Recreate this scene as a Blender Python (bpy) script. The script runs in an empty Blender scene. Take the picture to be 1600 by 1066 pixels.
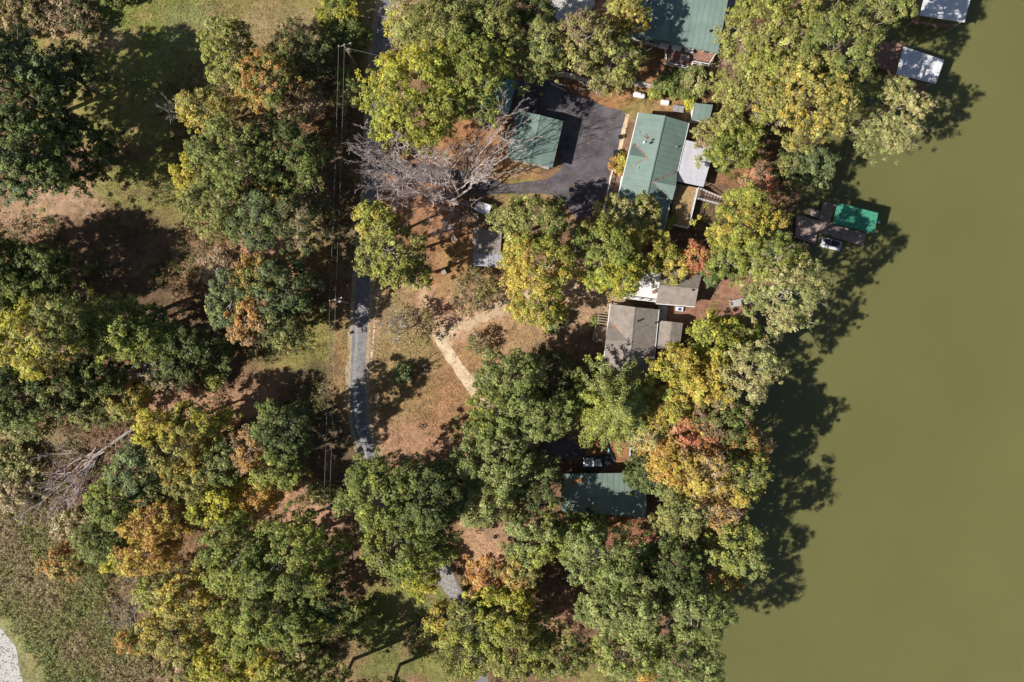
import bpy, math, random
import numpy as np
from mathutils import Vector

# ------------------------------------------------------------------ camera, light, exposure
scene = bpy.context.scene
S = 0.11                                  # metres on the ground per photo pixel (drone about 117 m up)
H = 1600 * S * 24 / 36
cam_d = bpy.data.cameras.new('camera'); cam_d.lens = 24; cam_d.sensor_width = 36
cam_d.clip_start = 1; cam_d.clip_end = 5000
cam = bpy.data.objects.new('camera', cam_d); scene.collection.objects.link(cam)
cam.location = (0, 0, H); cam.rotation_euler = (0, 0, 0)
scene.camera = cam

SUN_EL = math.radians(40)
SH = math.radians(22)                     # direction the shadows run, from +X
world = bpy.data.worlds.new('World'); scene.world = world; world.use_nodes = True
wn = world.node_tree; bg = wn.nodes['Background']
sky = wn.nodes.new('ShaderNodeTexSky'); sky.sky_type = 'NISHITA'; sky.sun_disc = False
sky.sun_elevation = SUN_EL
sky.sun_rotation = math.atan2(-math.cos(SH), -math.sin(SH)) % (2 * math.pi)
wn.links.new(sky.outputs[0], bg.inputs[0]); bg.inputs[1].default_value = 0.05
sun_d = bpy.data.lights.new('sun', 'SUN'); sun_d.energy = 5.0; sun_d.angle = math.radians(0.5)
sun_d.color = (1.0, 0.95, 0.87)
sun = bpy.data.objects.new('sun', sun_d); scene.collection.objects.link(sun)
sun.location = (-60, -30, 60)
sun.rotation_euler = Vector((math.cos(SUN_EL) * math.cos(SH), math.cos(SUN_EL) * math.sin(SH), -math.sin(SUN_EL))).to_track_quat('-Z', 'Y').to_euler()
scene.view_settings.view_transform = 'Standard'; scene.view_settings.look = 'None'
scene.view_settings.exposure = 0.42; scene.view_settings.gamma = 1
scene.view_settings.use_curve_mapping = False
scene.render.engine = 'CYCLES'
cy = scene.cycles
cy.max_bounces = 7; cy.diffuse_bounces = 4; cy.glossy_bounces = 2; cy.transmission_bounces = 4
cy.use_denoising = True; cy.denoiser = 'OPENIMAGEDENOISE'; cy.denoising_input_passes = 'RGB_ALBEDO_NORMAL'; cy.denoising_prefilter = 'ACCURATE'

# ------------------------------------------------------------------ helpers
COL = scene.collection
rnd = random.Random(7)

def G(px, py, z=0.0):
    k = S * (1 - z / H)
    return ((px - 800) * k, (533 - py) * k)

def V(px, py, z=0.0):
    x, y = G(px, py, z); return Vector((x, y, z))

def tag(o, label=None, cat=None, group=None, kind=None):
    if label: o['label'] = label
    if cat: o['category'] = cat
    if group: o['group'] = group
    if kind: o['kind'] = kind
    return o

def thing(name, label, cat, loc, group=None):
    o = bpy.data.objects.new(name, None); COL.objects.link(o)
    o.empty_display_size = 0.3
    o.location = loc
    return tag(o, label, cat, group)

def root_loc(o):
    while o.parent: o = o.parent
    return Vector(o.location)

class MB:
    def __init__(s): s.v = []; s.f = []; s.m = []
    def add(s, vs, fs, mi=0):
        n = len(s.v); s.v += [tuple(v) for v in vs]
        s.f += [tuple(i + n for i in f) for f in fs]; s.m += [mi] * len(fs); return s
    def box(s, c, sx, sy, sz, ang=0.0, mi=0):
        """c = centre of the bottom face"""
        ca, sa = math.cos(ang), math.sin(ang); vs = []
        for z in (0, sz):
            for x, y in ((-.5, -.5), (.5, -.5), (.5, .5), (-.5, .5)):
                X, Y = x * sx, y * sy
                vs.append((c[0] + X * ca - Y * sa, c[1] + X * sa + Y * ca, c[2] + z))
        return s.add(vs, [(3, 2, 1, 0), (4, 5, 6, 7), (0, 1, 5, 4), (1, 2, 6, 5), (2, 3, 7, 6), (3, 0, 4, 7)], mi)
    def prism(s, poly, z0, z1, mi=0):
        n = len(poly)
        a = sum(poly[i][0] * poly[(i + 1) % n][1] - poly[(i + 1) % n][0] * poly[i][1] for i in range(n))
        if a < 0: poly = poly[::-1]
        vs = [(p[0], p[1], z0) for p in poly] + [(p[0], p[1], z1) for p in poly]
        fs = [tuple(range(n - 1, -1, -1)), tuple(range(n, 2 * n))]
        fs += [(i, (i + 1) % n, n + (i + 1) % n, n + i) for i in range(n)]
        return s.add(vs, fs, mi)
    def slab(s, quad, t, mi=0):
        """quad of points, thickened downwards by t along its normal"""
        q = [Vector(p) for p in quad]
        n = (q[1] - q[0]).cross(q[-1] - q[0]).normalized()
        if n.z < 0: q = q[::-1]; n = -n
        k = len(q)
        vs = [p - n * t for p in q] + q
        fs = [tuple(range(k - 1, -1, -1)), tuple(range(k, 2 * k))] + [(i, (i + 1) % k, k + (i + 1) % k, k + i) for i in range(k)]
        return s.add(vs, fs, mi)
    def tube(s, pts, rads, n=5, cap=True, mi=0):
        pts = [Vector(p) for p in pts]; base = len(s.v); k = len(pts)
        up = Vector((0.13, 0.27, 0.95)).normalized()
        for i, p in enumerate(pts):
            d = (pts[min(i + 1, k - 1)] - pts[max(i - 1, 0)])
            d = d.normalized() if d.length > 1e-6 else Vector((0, 0, 1))
            a = d.cross(up)
            if a.length < 0.1: a = d.cross(Vector((1, 0, 0)))
            a.normalize(); b = d.cross(a)
            for j in range(n):
                t = 2 * math.pi * j / n
                s.v.append(tuple(p + (a * math.cos(t) + b * math.sin(t)) * rads[i]))
        for i in range(k - 1):
            for j in range(n):
                s.f.append((base + i * n + j, base + i * n + (j + 1) % n, base + (i + 1) * n + (j + 1) % n, base + (i + 1) * n + j)); s.m.append(mi)
        if cap:
            s.f.append(tuple(base + j for j in range(n))[::-1]); s.m.append(mi)
            s.f.append(tuple(base + (k - 1) * n + j for j in range(n))); s.m.append(mi)
        return s
    def build(s, name, mats, parent=None, kind=None, smooth=False):
        me = bpy.data.meshes.new(name)
        off = root_loc(parent) if parent else Vector((0, 0, 0))
        me.from_pydata([(v[0] - off.x, v[1] - off.y, v[2] - off.z) for v in s.v], [], s.f)
        if not isinstance(mats, (list, tuple)): mats = [mats]
        for m in mats: me.materials.append(m)
        if len(mats) > 1: me.polygons.foreach_set('material_index', s.m)
        if smooth: me.polygons.foreach_set('use_smooth', [True] * len(me.polygons))
        me.update()
        o = bpy.data.objects.new(name, me); COL.objects.link(o)
        if parent: o.parent = parent
        if kind: o['kind'] = kind
        return o

# ------------------------------------------------------------------ materials
def mat(name, c, rough=0.8, var=0.15, scale=1.5, metal=0.0, spec=0.3, c2=None, bump=0.0, stretch=None):
    m = bpy.data.materials.new(name); m.use_nodes = True
    nt = m.node_tree; b = nt.nodes['Principled BSDF']
    b.inputs['Roughness'].default_value = rough; b.inputs['Metallic'].default_value = metal
    b.inputs['Specular IOR Level'].default_value = spec
    geo = nt.nodes.new('ShaderNodeNewGeometry')
    src = geo.outputs['Position']
    if stretch:
        mp = nt.nodes.new('ShaderNodeMapping'); mp.inputs['Scale'].default_value = stretch
        nt.links.new(src, mp.inputs[0]); src = mp.outputs[0]
    nz = nt.nodes.new('ShaderNodeTexNoise'); nz.inputs['Scale'].default_value = scale; nz.inputs['Detail'].default_value = 6
    nz.inputs['Roughness'].default_value = 0.65
    nt.links.new(src, nz.inputs['Vector'])
    rp = nt.nodes.new('ShaderNodeValToRGB')
    d = c2 or tuple(x * (1 - 2 * var) for x in c)
    u = c if c2 else tuple(min(1, x * (1 + var)) for x in c)
    rp.color_ramp.elements[0].position = 0.32; rp.color_ramp.elements[1].position = 0.68
    rp.color_ramp.elements[0].color = (*d, 1); rp.color_ramp.elements[1].color = (*u, 1)
    nt.links.new(nz.outputs[0], rp.inputs[0]); nt.links.new(rp.outputs[0], b.inputs['Base Color'])
    if bump:
        bp = nt.nodes.new('ShaderNodeBump'); bp.inputs['Strength'].default_value = bump; bp.inputs['Distance'].default_value = 0.05
        nt.links.new(nz.outputs[0], bp.inputs['Height']); nt.links.new(bp.outputs[0], b.inputs['Normal'])
    return m

def attr_mat(name, translucent=0.0, rough=0.7, noise=0.0, nscale=1.0, spec=0.25, bump=0.0):
    m = bpy.data.materials.new(name); m.use_nodes = True
    nt = m.node_tree; b = nt.nodes['Principled BSDF']; b.inputs['Roughness'].default_value = rough
    b.inputs['Specular IOR Level'].default_value = spec
    at = nt.nodes.new('ShaderNodeAttribute'); at.attribute_name = 'Col'
    col = at.outputs['Color']
    if noise:
        geo = nt.nodes.new('ShaderNodeNewGeometry')
        prev = None
        for k, (sc, am) in enumerate(((nscale, noise), (nscale * 5.5, noise * 0.8), (nscale * 0.2, noise * 0.6))):
            nz = nt.nodes.new('ShaderNodeTexNoise'); nz.inputs['Scale'].default_value = sc; nz.inputs['Detail'].default_value = 5
            nz.inputs['Roughness'].default_value = 0.7
            nt.links.new(geo.outputs['Position'], nz.inputs['Vector'])
            mr = nt.nodes.new('ShaderNodeMapRange'); mr.inputs['From Min'].default_value = 0.3; mr.inputs['From Max'].default_value = 0.7
            mr.inputs['To Min'].default_value = 1 - am; mr.inputs['To Max'].default_value = 1 + am
            nt.links.new(nz.outputs[0], mr.inputs['Value'])
            mx = nt.nodes.new('ShaderNodeVectorMath'); mx.operation = 'SCALE'
            nt.links.new(col, mx.inputs[0]); nt.links.new(mr.outputs[0], mx.inputs['Scale']); col = mx.outputs[0]
            if k == 1 and bump:
                bp = nt.nodes.new('ShaderNodeBump'); bp.inputs['Strength'].default_value = bump; bp.inputs['Distance'].default_value = 0.12
                nt.links.new(nz.outputs[0], bp.inputs['Height']); nt.links.new(bp.outputs[0], b.inputs['Normal'])
    nt.links.new(col, b.inputs['Base Color'])
    if translucent:
        tr = nt.nodes.new('ShaderNodeBsdfTranslucent'); nt.links.new(col, tr.inputs['Color'])
        mx = nt.nodes.new('ShaderNodeMixShader'); mx.inputs[0].default_value = translucent
        nt.links.new(b.outputs[0], mx.inputs[1]); nt.links.new(tr.outputs[0], mx.inputs[2])
        nt.links.new(mx.outputs[0], nt.nodes['Material Output'].inputs['Surface'])
    return m

M = {}
M['ground'] = attr_mat('ground_cover', noise=0.36, nscale=1.1, rough=0.95, spec=0.1, bump=0.5)
M['leaf'] = attr_mat('foliage', translucent=0.3, rough=0.6, spec=0.3)
M['litter'] = attr_mat('fallen_leaves', translucent=0.1, rough=0.9, spec=0.1)
M['bark'] = mat('bark', (0.20, 0.165, 0.13), 0.9, 0.25, 3)
M['pale_bark'] = mat('pale_bark', (0.48, 0.44, 0.40), 0.9, 0.2, 3)
M['grey_bark'] = mat('grey_bark', (0.36, 0.315, 0.29), 0.9, 0.2, 3)
M['twig_bark'] = mat('pale_twig_bark', (0.54, 0.455, 0.43), 0.9, 0.25, 1.5)
M['asphalt'] = mat('worn_asphalt', (0.235, 0.228, 0.235), 0.9, 0.17, 0.8, spec=0.2, bump=0.15)
M['asphalt_dark'] = mat('dark_asphalt', (0.125, 0.112, 0.124), 0.9, 0.28, 0.35, spec=0.2, bump=0.15)
M['gravel'] = mat('gravel', (0.34, 0.32, 0.31), 0.95, 0.3, 4, bump=0.6)
M['white_gravel'] = mat('white_gravel', (0.58, 0.56, 0.54), 0.95, 0.3, 14, bump=0.6)
M['sand'] = mat('sandy_dirt', (0.66, 0.51, 0.345), 0.95, 0.2, 0.9, spec=0.1, bump=0.35)
M['drive_dirt'] = mat('pinkish_dirt', (0.56, 0.42, 0.275), 0.95, 0.22, 1.0, spec=0.1, bump=0.35)
M['dust'] = mat('dusty_shoulder', (0.42, 0.33, 0.22), 0.95, 0.2, 2, spec=0.1)
M['concrete'] = mat('concrete', (0.45, 0.43, 0.40), 0.9, 0.12, 2)
M['green_metal'] = mat('pale_green_metal_roof', (0.178, 0.244, 0.216), 0.6, 0.10, 0.35, spec=0.4)
M['dark_green_metal'] = mat('dark_green_metal_roof', (0.21, 0.28, 0.24), 0.5, 0.1, 0.5, spec=0.4)
M['teal_metal'] = mat('teal_metal_roof', (0.17, 0.34, 0.33), 0.5, 0.08, 0.5, spec=0.4)
M['emerald_metal'] = mat('emerald_metal_roof', (0.06, 0.275, 0.175), 0.65, 0.13, 0.5, spec=0.3)
M['white_metal'] = mat('white_metal_roof', (0.66, 0.66, 0.69), 0.5, 0.06, 0.7, spec=0.5)
M['grey_metal'] = mat('grey_metal_roof', (0.34, 0.33, 0.36), 0.5, 0.1, 0.7, spec=0.5)
M['porch_metal'] = mat('pale_porch_roof', (0.56, 0.555, 0.61), 0.6, 0.08, 0.8, stretch=(1.2, 0.3, 1))
M['shingle'] = mat('grey_brown_shingle', (0.285, 0.245, 0.215), 0.95, 0.13, 1.2, spec=0.1, bump=0.2)
M['shingle_dark'] = mat('worn_dark_shingle', (0.20, 0.18, 0.165), 0.95, 0.2, 1.2, spec=0.1, bump=0.2)
M['rust'] = mat('rust_and_leaf_debris', (0.42, 0.20, 0.10), 0.95, 0.3, 4)
M['rust_dim'] = mat('rusty_valley', (0.30, 0.22, 0.15), 0.9, 0.4, 2)
M['white'] = mat('white_paint', (0.78, 0.78, 0.78), 0.6, 0.05, 2)
M['siding'] = mat('pale_siding', (0.62, 0.60, 0.55), 0.7, 0.06, 2)
M['tan_siding'] = mat('tan_siding', (0.42, 0.35, 0.26), 0.8, 0.08, 2)
M['deck_tan'] = mat('tan_deck_board', (0.40, 0.27, 0.135), 0.85, 0.2, 2.5)
M['deck_brown'] = mat('brown_deck_board', (0.25, 0.165, 0.12), 0.85, 0.25, 2.5)
M['deck_red'] = mat('reddish_deck_board', (0.34, 0.19, 0.145), 0.85, 0.2, 2.5)
M['deck_grey'] = mat('weathered_deck_board', (0.34, 0.26, 0.23), 0.85, 0.25, 2.0)
M['wood'] = mat('weathered_wood', (0.36, 0.28, 0.20), 0.85, 0.2, 3)
M['black'] = mat('black_plastic', (0.02, 0.02, 0.022), 0.5, 0.1, 3)
M['glass'] = mat('window_glass', (0.05, 0.06, 0.07), 0.08, 0.1, 1, spec=0.6)
M['steel'] = mat('galvanised_steel', (0.5, 0.5, 0.52), 0.4, 0.1, 3, metal=0.6)
M['wire'] = mat('wire_metal', (0.36, 0.36, 0.36), 0.6, 0.05, 1)
M['kayak'] = mat('pale_blue_hull', (0.28, 0.45, 0.55), 0.35, 0.05, 2, spec=0.5)
M['car'] = mat('dark_car_paint', (0.025, 0.03, 0.04), 0.25, 0.1, 1, spec=0.6)
M['stone'] = mat('pale_stone', (0.50, 0.42, 0.35), 0.9, 0.2, 3, bump=0.4)
M['brown_stone'] = mat('reddish_stone', (0.42, 0.25, 0.18), 0.9, 0.2, 3, bump=0.4)

# water: opaque olive, faint ripples, reflects the sky
m = bpy.data.materials.new('olive_lake_water'); m.use_nodes = True; nt = m.node_tree; b = nt.nodes['Principled BSDF']
b.inputs['Roughness'].default_value = 0.1; b.inputs['IOR'].default_value = 1.4
b.inputs['Subsurface Weight'].default_value = 1.0; b.inputs['Subsurface Radius'].default_value = (1.0, 0.9, 0.5); b.inputs['Subsurface Scale'].default_value = 1.6
geo = nt.nodes.new('ShaderNodeNewGeometry')
nz = nt.nodes.new('ShaderNodeTexNoise'); nz.inputs['Scale'].default_value = 0.03; nz.inputs['Detail'].default_value = 4
nt.links.new(geo.outputs['Position'], nz.inputs['Vector'])
rp = nt.nodes.new('ShaderNodeValToRGB')
rp.color_ramp.elements[0].color = (0.157, 0.154, 0.058, 1); rp.color_ramp.elements[1].color = (0.174, 0.168, 0.065, 1)
rp.color_ramp.elements[0].position = 0.35; rp.color_ramp.elements[1].position = 0.65
nt.links.new(nz.outputs[0], rp.inputs[0]); nt.links.new(rp.outputs[0], b.inputs['Base Color'])
n2 = nt.nodes.new('ShaderNodeTexNoise'); n2.inputs['Scale'].default_value = 0.8; n2.inputs['Detail'].default_value = 3
nt.links.new(geo.outputs['Position'], n2.inputs['Vector'])
bp = nt.nodes.new('ShaderNodeBump'); bp.inputs['Strength'].default_value = 0.07; bp.inputs['Distance'].default_value = 0.05
nt.links.new(n2.outputs[0], bp.inputs['Height']); nt.links.new(bp.outputs[0], b.inputs['Normal'])
M['water'] = m

# ------------------------------------------------------------------ ground, water
WZ = -1.2
SHORE = [(-400, 1470), (-20, 1392), (60, 1362), (110, 1338), (200, 1298), (240, 1288), (300, 1262), (335, 1246), (372, 1248), (412, 1252),
         (470, 1222), (520, 1200), (570, 1172), (610, 1142), (680, 1132), (760, 1120), (850, 1136), (900, 1128), (950, 1108), (1010, 1090), (1066, 1076), (1150, 1062), (1500, 1000)]
sy = np.array([(533 - p[0]) * S for p in SHORE])[::-1]; sx = np.array([(p[1] - 800) * S for p in SHORE])[::-1]
def shore_x(y): return np.interp(y, sy, sx)
def ground_z(x, y):
    return np.interp(shore_x(y) - x, [-60, -20, -6, -0.6, 0.3, 1.2, 3.6], [-5, -4, -2.8, -1.7, -1.0, -0.4, 0.0])

def vnoise(x, y, sc, seed):
    r = np.random.RandomState(seed); L = r.rand(256, 256)
    u = x / sc + 1000.37; v = y / sc + 1000.71
    i = np.floor(u).astype(int); j = np.floor(v).astype(int); fu = u - i; fv = v - j
    fu = fu * fu * (3 - 2 * fu); fv = fv * fv * (3 - 2 * fv)
    a = L[i % 256, j % 256]; b_ = L[(i + 1) % 256, j % 256]; c = L[i % 256, (j + 1) % 256]; d = L[(i + 1) % 256, (j + 1) % 256]
    return (a * (1 - fu) + b_ * fu) * (1 - fv) + (c * (1 - fu) + d * fu) * fv
def fbm(x, y, sc, seed):
    return (vnoise(x, y, sc, seed) + 0.5 * vnoise(x, y, sc / 2.1, seed + 1) + 0.25 * vnoise(x, y, sc / 4.3, seed + 2)) / 1.75

GREEN = (0.165, 0.225, 0.045); TANG = (0.225, 0.185, 0.062); OLG = (0.20, 0.195, 0.055)
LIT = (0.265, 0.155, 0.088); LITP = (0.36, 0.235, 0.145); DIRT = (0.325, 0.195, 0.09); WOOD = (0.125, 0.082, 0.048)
PINE = (0.33, 0.16, 0.072); PINK = (0.36, 0.205, 0.125); SAND = (0.52, 0.37, 0.22); BRSH = (0.24, 0.19, 0.095); BLK = (0.09, 0.06, 0.045)
BLOBS = [  # px, py, rx, ry, colour, strength
    (300, 60, 330, 120, TANG, 1), (240, 60, 110, 75, GREEN, .9), (250, 40, 60, 60, OLG, .6), (310, 60, 60, 60, (0.20, 0.20, 0.085), .7), (180, 150, 130, 90, OLG, .9),
    (440, 60, 90, 60, (0.27, 0.205, 0.10), .9), (130, 55, 80, 28, LITP, .6), (60, 75, 70, 22, OLG, .8), (330, 140, 50, 35, LITP, .5),
    (300, 250, 60, 60, OLG, .8), (250, 290, 60, 50, TANG, .9), (120, 310, 150, 34, LITP, .95), (240, 300, 28, 22, LITP, .8),
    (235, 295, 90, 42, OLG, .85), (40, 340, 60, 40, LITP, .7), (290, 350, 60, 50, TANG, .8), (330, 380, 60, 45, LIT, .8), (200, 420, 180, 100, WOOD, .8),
    (470, 160, 80, 50, LIT, .8), (340, 410, 80, 50, LIT, .7), (430, 400, 90, 40, PINK, .7), (520, 380, 60, 60, TANG, .6),
    (500, 530, 75, 55, TANG, 1), (480, 560, 80, 50, OLG, .5), (540, 540, 20, 80, LIT, .7), (330, 630, 140, 26, PINK, .95), (430, 610, 60, 30, LIT, .6),
    (470, 780, 100, 40, PINK, .9), (330, 700, 60, 40, LIT, .6), (460, 820, 70, 30, PINK, .8), (555, 745, 22, 22, TANG, .9),
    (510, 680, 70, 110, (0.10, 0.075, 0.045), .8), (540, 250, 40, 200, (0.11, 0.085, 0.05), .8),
    # yard right of the road
    (660, 560, 110, 150, DIRT, 1), (620, 560, 60, 110, (0.26, 0.185, 0.085), .8), (700, 650, 70, 70, (0.28, 0.15, 0.08), .9), (640, 700, 70, 40, PINK, .8),
    (640, 480, 70, 50, (0.30, 0.20, 0.105), .9), (690, 470, 50, 35, PINK, .9), (730, 440, 50, 40, (0.28, 0.18, 0.08), .9), (800, 525, 70, 26, (0.32, 0.20, 0.095), 1),
    (760, 500, 80, 40, PINK, .9), (880, 470, 90, 60, (0.38, 0.25, 0.15), .8), (860, 440, 40, 40, PINK, .8), (880, 545, 60, 30, (0.2, 0.13, 0.08), .8),
    (645, 600, 45, 60, (0.28, 0.195, 0.085), .45), (720, 620, 40, 50, (0.33, 0.185, 0.09), .7), (800, 520, 60, 20, (0.33, 0.215, 0.10), .6), (615, 520, 30, 60, (0.27, 0.21, 0.09), .5), (690, 390, 60, 50, PINE, .7), (720, 400, 40, 25, (0.32, 0.2, 0.08), .8), (770, 345, 40, 25, LIT, .6), (650, 300, 80, 60, (0.32, 0.16, 0.085), .9),
    (760, 225, 60, 40, PINE, .9), (700, 215, 50, 30, PINE, .9), (800, 280, 60, 25, (0.3, 0.18, 0.08), .8), (815, 300, 40, 20, GREEN, .5),
    (1000, 150, 75, 28, (0.29, 0.17, 0.075), 1), (990, 170, 30, 16, OLG, .7), (955, 150, 40, 22, PINE, .7), (920, 130, 50, 20, (0.2, 0.1, 0.06), .8),
    (1020, 90, 60, 40, PINE, .6), (1140, 95, 40, 40, LITP, .9), (630, 30, 40, 50, LITP, .7), (1135, 50, 30, 70, (0.24, 0.17, 0.13), .8),
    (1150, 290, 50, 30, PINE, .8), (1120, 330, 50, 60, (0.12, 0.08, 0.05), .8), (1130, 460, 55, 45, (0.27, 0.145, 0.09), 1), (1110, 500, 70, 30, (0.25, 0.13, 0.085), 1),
    (1130, 610, 50, 30, (0.2, 0.11, 0.09), .8), (780, 690, 60, 20, PINK, .7), (900, 640, 90, 40, (0.25, 0.14, 0.08), .7), (960, 700, 60, 30, PINE, .8), (1030, 690, 60, 25, (0.32, 0.13, 0.075), .8),
    (1000, 830, 60, 30, (0.30, 0.13, 0.075), .9), (950, 815, 40, 14, PINE, .9), (760, 850, 55, 60, (0.40, 0.245, 0.145), 1), (870, 945, 40, 45, (0.37, 0.21, 0.135), 1),
    (620, 950, 70, 50, OLG, 1), (600, 1010, 110, 60, (0.14, 0.15, 0.045), .9), (660, 930, 40, 50, (0.16, 0.165, 0.06), .8), (500, 1030, 80, 35, LIT, .6), (690, 1040, 40, 40, OLG, .8), (930, 1060, 30, 18, OLG, .8),
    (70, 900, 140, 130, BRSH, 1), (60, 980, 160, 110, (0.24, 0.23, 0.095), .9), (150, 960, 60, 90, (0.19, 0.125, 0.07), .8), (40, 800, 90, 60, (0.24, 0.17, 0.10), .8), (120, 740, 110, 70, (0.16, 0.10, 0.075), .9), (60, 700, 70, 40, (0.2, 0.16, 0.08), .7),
    (960, 250, 22, 70, (0.24, 0.14, 0.095), .8), (800, 800, 70, 50, (0.2, 0.12, 0.08), .6),
]
TRACKS = [([G(*p) for p in pts], wd, cl, st) for pts, wd, cl, st in (
    ([(660, 448), (684, 515), (690, 533), (728, 592), (765, 650), (830, 690)], 1.0, SAND, .6),
    ([(660, 500), (700, 515), (755, 493), (825, 462), (870, 448), (955, 452)], 2.2, (0.46, 0.315, 0.2), .7),
    ([(592, 420), (584, 520), (576, 600), (590, 690), (600, 730)], 1.3, LITP, .6), ([(548, 470), (545, 600), (552, 690)], 1.2, (0.2, 0.17, 0.07), .6),
    ([(612, 0), (598, 110)], 3.2, (0.33, 0.25, 0.14), .6))]
def ground_colour(x, y):
    px = x / S + 800; py = 533 - y / S
    n1 = fbm(x, y, 9, 11) - .5; n2 = fbm(x, y, 3.5, 21) - .5; n3 = fbm(x, y, 1.4, 31) - .5
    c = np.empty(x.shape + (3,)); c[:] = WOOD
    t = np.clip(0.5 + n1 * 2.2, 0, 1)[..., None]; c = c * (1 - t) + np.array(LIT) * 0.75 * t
    for bx, by, rx, ry, cl, st in BLOBS:
        d = np.sqrt(((px - bx) / rx) ** 2 + ((py - by) / ry) ** 2) + n1 * .55 + n2 * .5 + n3 * .35
        w = np.clip((1.22 - d) / .45, 0, 1); w = (w * w * (3 - 2 * w) * st)[..., None]
        c = c * (1 - w) + np.array(cl) * w
    # drifts of leaves and worn patches
    l = np.clip((fbm(x, y, 2.2, 77) - .56) * 5, 0, 1)[..., None] * .45
    c = c * (1 - l) + np.array((0.34, 0.20, 0.11)) * l
    l = np.clip((fbm(x, y, 1.1, 97) - .60) * 6, 0, 1)[..., None] * .4
    c = c * (1 - l) + np.array((0.10, 0.075, 0.04)) * l
    for line, wd, cl, st in TRACKS:
        d = np.full(x.shape, 1e9)
        for (ax_, ay_), (bx_, by_) in zip(line, line[1:]):
            vx, vy = bx_ - ax_, by_ - ay_; t_ = np.clip(((x - ax_) * vx + (y - ay_) * vy) / (vx * vx + vy * vy), 0, 1)
            d = np.minimum(d, np.hypot(x - ax_ - t_ * vx, y - ay_ - t_ * vy))
        w = np.clip(1.3 - d / wd + n2 * 1.1 + n3 * 1.2, 0, 1)[..., None] * st
        c = c * (1 - w) + np.array(cl) * w
    c = c * np.array((1.12, 1.13, 1.18))
    # damp margin by the water, lake bed
    e = np.clip((2.0 - (shore_x(y) - x)) / 2.5, 0, 1)[..., None]
    return c * (1 - e) + np.array((0.13, 0.095, 0.06)) * e

def axis(a, step, far):
    n = int(2 * a / step) + 1; core = np.linspace(-a, a, n); ext = a * np.array([1.1, 1.3, 1.7, 2.5, 5, 10, far / a])
    return np.concatenate([-ext[::-1], core, ext])
ax = axis(100, 0.5, 2200); ay = axis(68, 0.5, 2200)
gx, gy = np.meshgrid(ax, ay, indexing='xy')
gz = ground_z(gx, gy); nx, ny = len(ax), len(ay)
inland = np.clip((shore_x(gy) - gx - 4) / 6, 0, 1)
me = bpy.data.meshes.new('ground')
me.vertices.add(nx * ny); me.vertices.foreach_set('co', np.stack([gx, gy, gz], -1).ravel())
ii = np.arange(ny - 1)[:, None] * nx + np.arange(nx - 1)[None, :]
quads = np.stack([ii, ii + 1, ii + nx + 1, ii + nx], -1).reshape(-1, 4)
me.loops.add(quads.size); me.loops.foreach_set('vertex_index', quads.ravel())
me.polygons.add(len(quads)); me.polygons.foreach_set('loop_start', np.arange(0, quads.size, 4))
me.update(calc_edges=True)
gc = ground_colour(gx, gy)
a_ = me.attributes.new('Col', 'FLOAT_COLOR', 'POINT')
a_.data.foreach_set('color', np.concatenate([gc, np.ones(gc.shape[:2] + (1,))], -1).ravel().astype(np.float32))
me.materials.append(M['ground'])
o = bpy.data.objects.new('ground', me); COL.objects.link(o); tag(o, kind='structure')

MB().add([(-30, -2200, WZ), (2200, -2200, WZ), (2200, 2200, WZ), (-30, 2200, WZ)], [(0, 1, 2, 3)]).build('lake_water', M['water'], kind='structure')

# ------------------------------------------------------------------ roads and paths
def catmull(pts, n=10):
    P = [Vector((p[0], p[1], 0)) for p in pts]; P = [2 * P[0] - P[1]] + P + [2 * P[-1] - P[-2]]; out = []
    for i in range(1, len(P) - 2):
        for k in range(n):
            t = k / n; a, b_, c, d = P[i - 1:i + 3]
            out.append(0.5 * ((2 * b_) + (c - a) * t + (2 * a - 5 * b_ + 4 * c - d) * t * t + (3 * b_ - a - 3 * c + d) * t ** 3))
    out.append(P[-2]); return out

def ribbon(name, pxs, width, z, m, rag=0.1, off=0.0, seed=1):
    r = random.Random(seed); pts = catmull([G(*p) for p in pxs], 22); mb = MB(); n = len(pts)
    vs = []; fs = []
    for i, p in enumerate(pts):
        d = (pts[min(i + 1, n - 1)] - pts[max(i - 1, 0)]).normalized(); q = Vector((-d.y, d.x, 0))
        w = width / 2
        for sgn in (-1, 1):
            e = p + q * (off + sgn * w); j = float(fbm(np.array(e.x + 40 * sgn), np.array(e.y), 2.6, seed) - .5) * 3.2 * rag
            e = e + q * sgn * j; vs.append((e.x, e.y, z))
        if i: fs.append((2 * i - 2, 2 * i - 1, 2 * i + 1, 2 * i)[::-1])
    mb.add(vs, fs); return mb.build(name, m, kind='structure')

def patch(name, pxs, z, m, rag=0.2, seed=1):
    r = random.Random(seed); P = [Vector(G(*p)) for p in pxs]; out = []
    for i, p in enumerate(P):
        q = P[(i + 1) % len(P)]; k = max(1, int((q - p).length / 0.6))
        for j in range(k):
            e = p.lerp(q, j / k); jx, jy = [float(fbm(np.array(e.x), np.array(e.y), 2.2, seed + q_) - .5) * 2.6 * rag for q_ in (0, 50)]; out.append((e.x + jx, e.y + jy, z))
    a = sum(out[i][0] * out[(i + 1) % len(out)][1] - out[(i + 1) % len(out)][0] * out[i][1] for i in range(len(out)))
    if a < 0: out = out[::-1]
    return MB().add(out, [tuple(range(len(out)))]).build(name, m, kind='structure')

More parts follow.
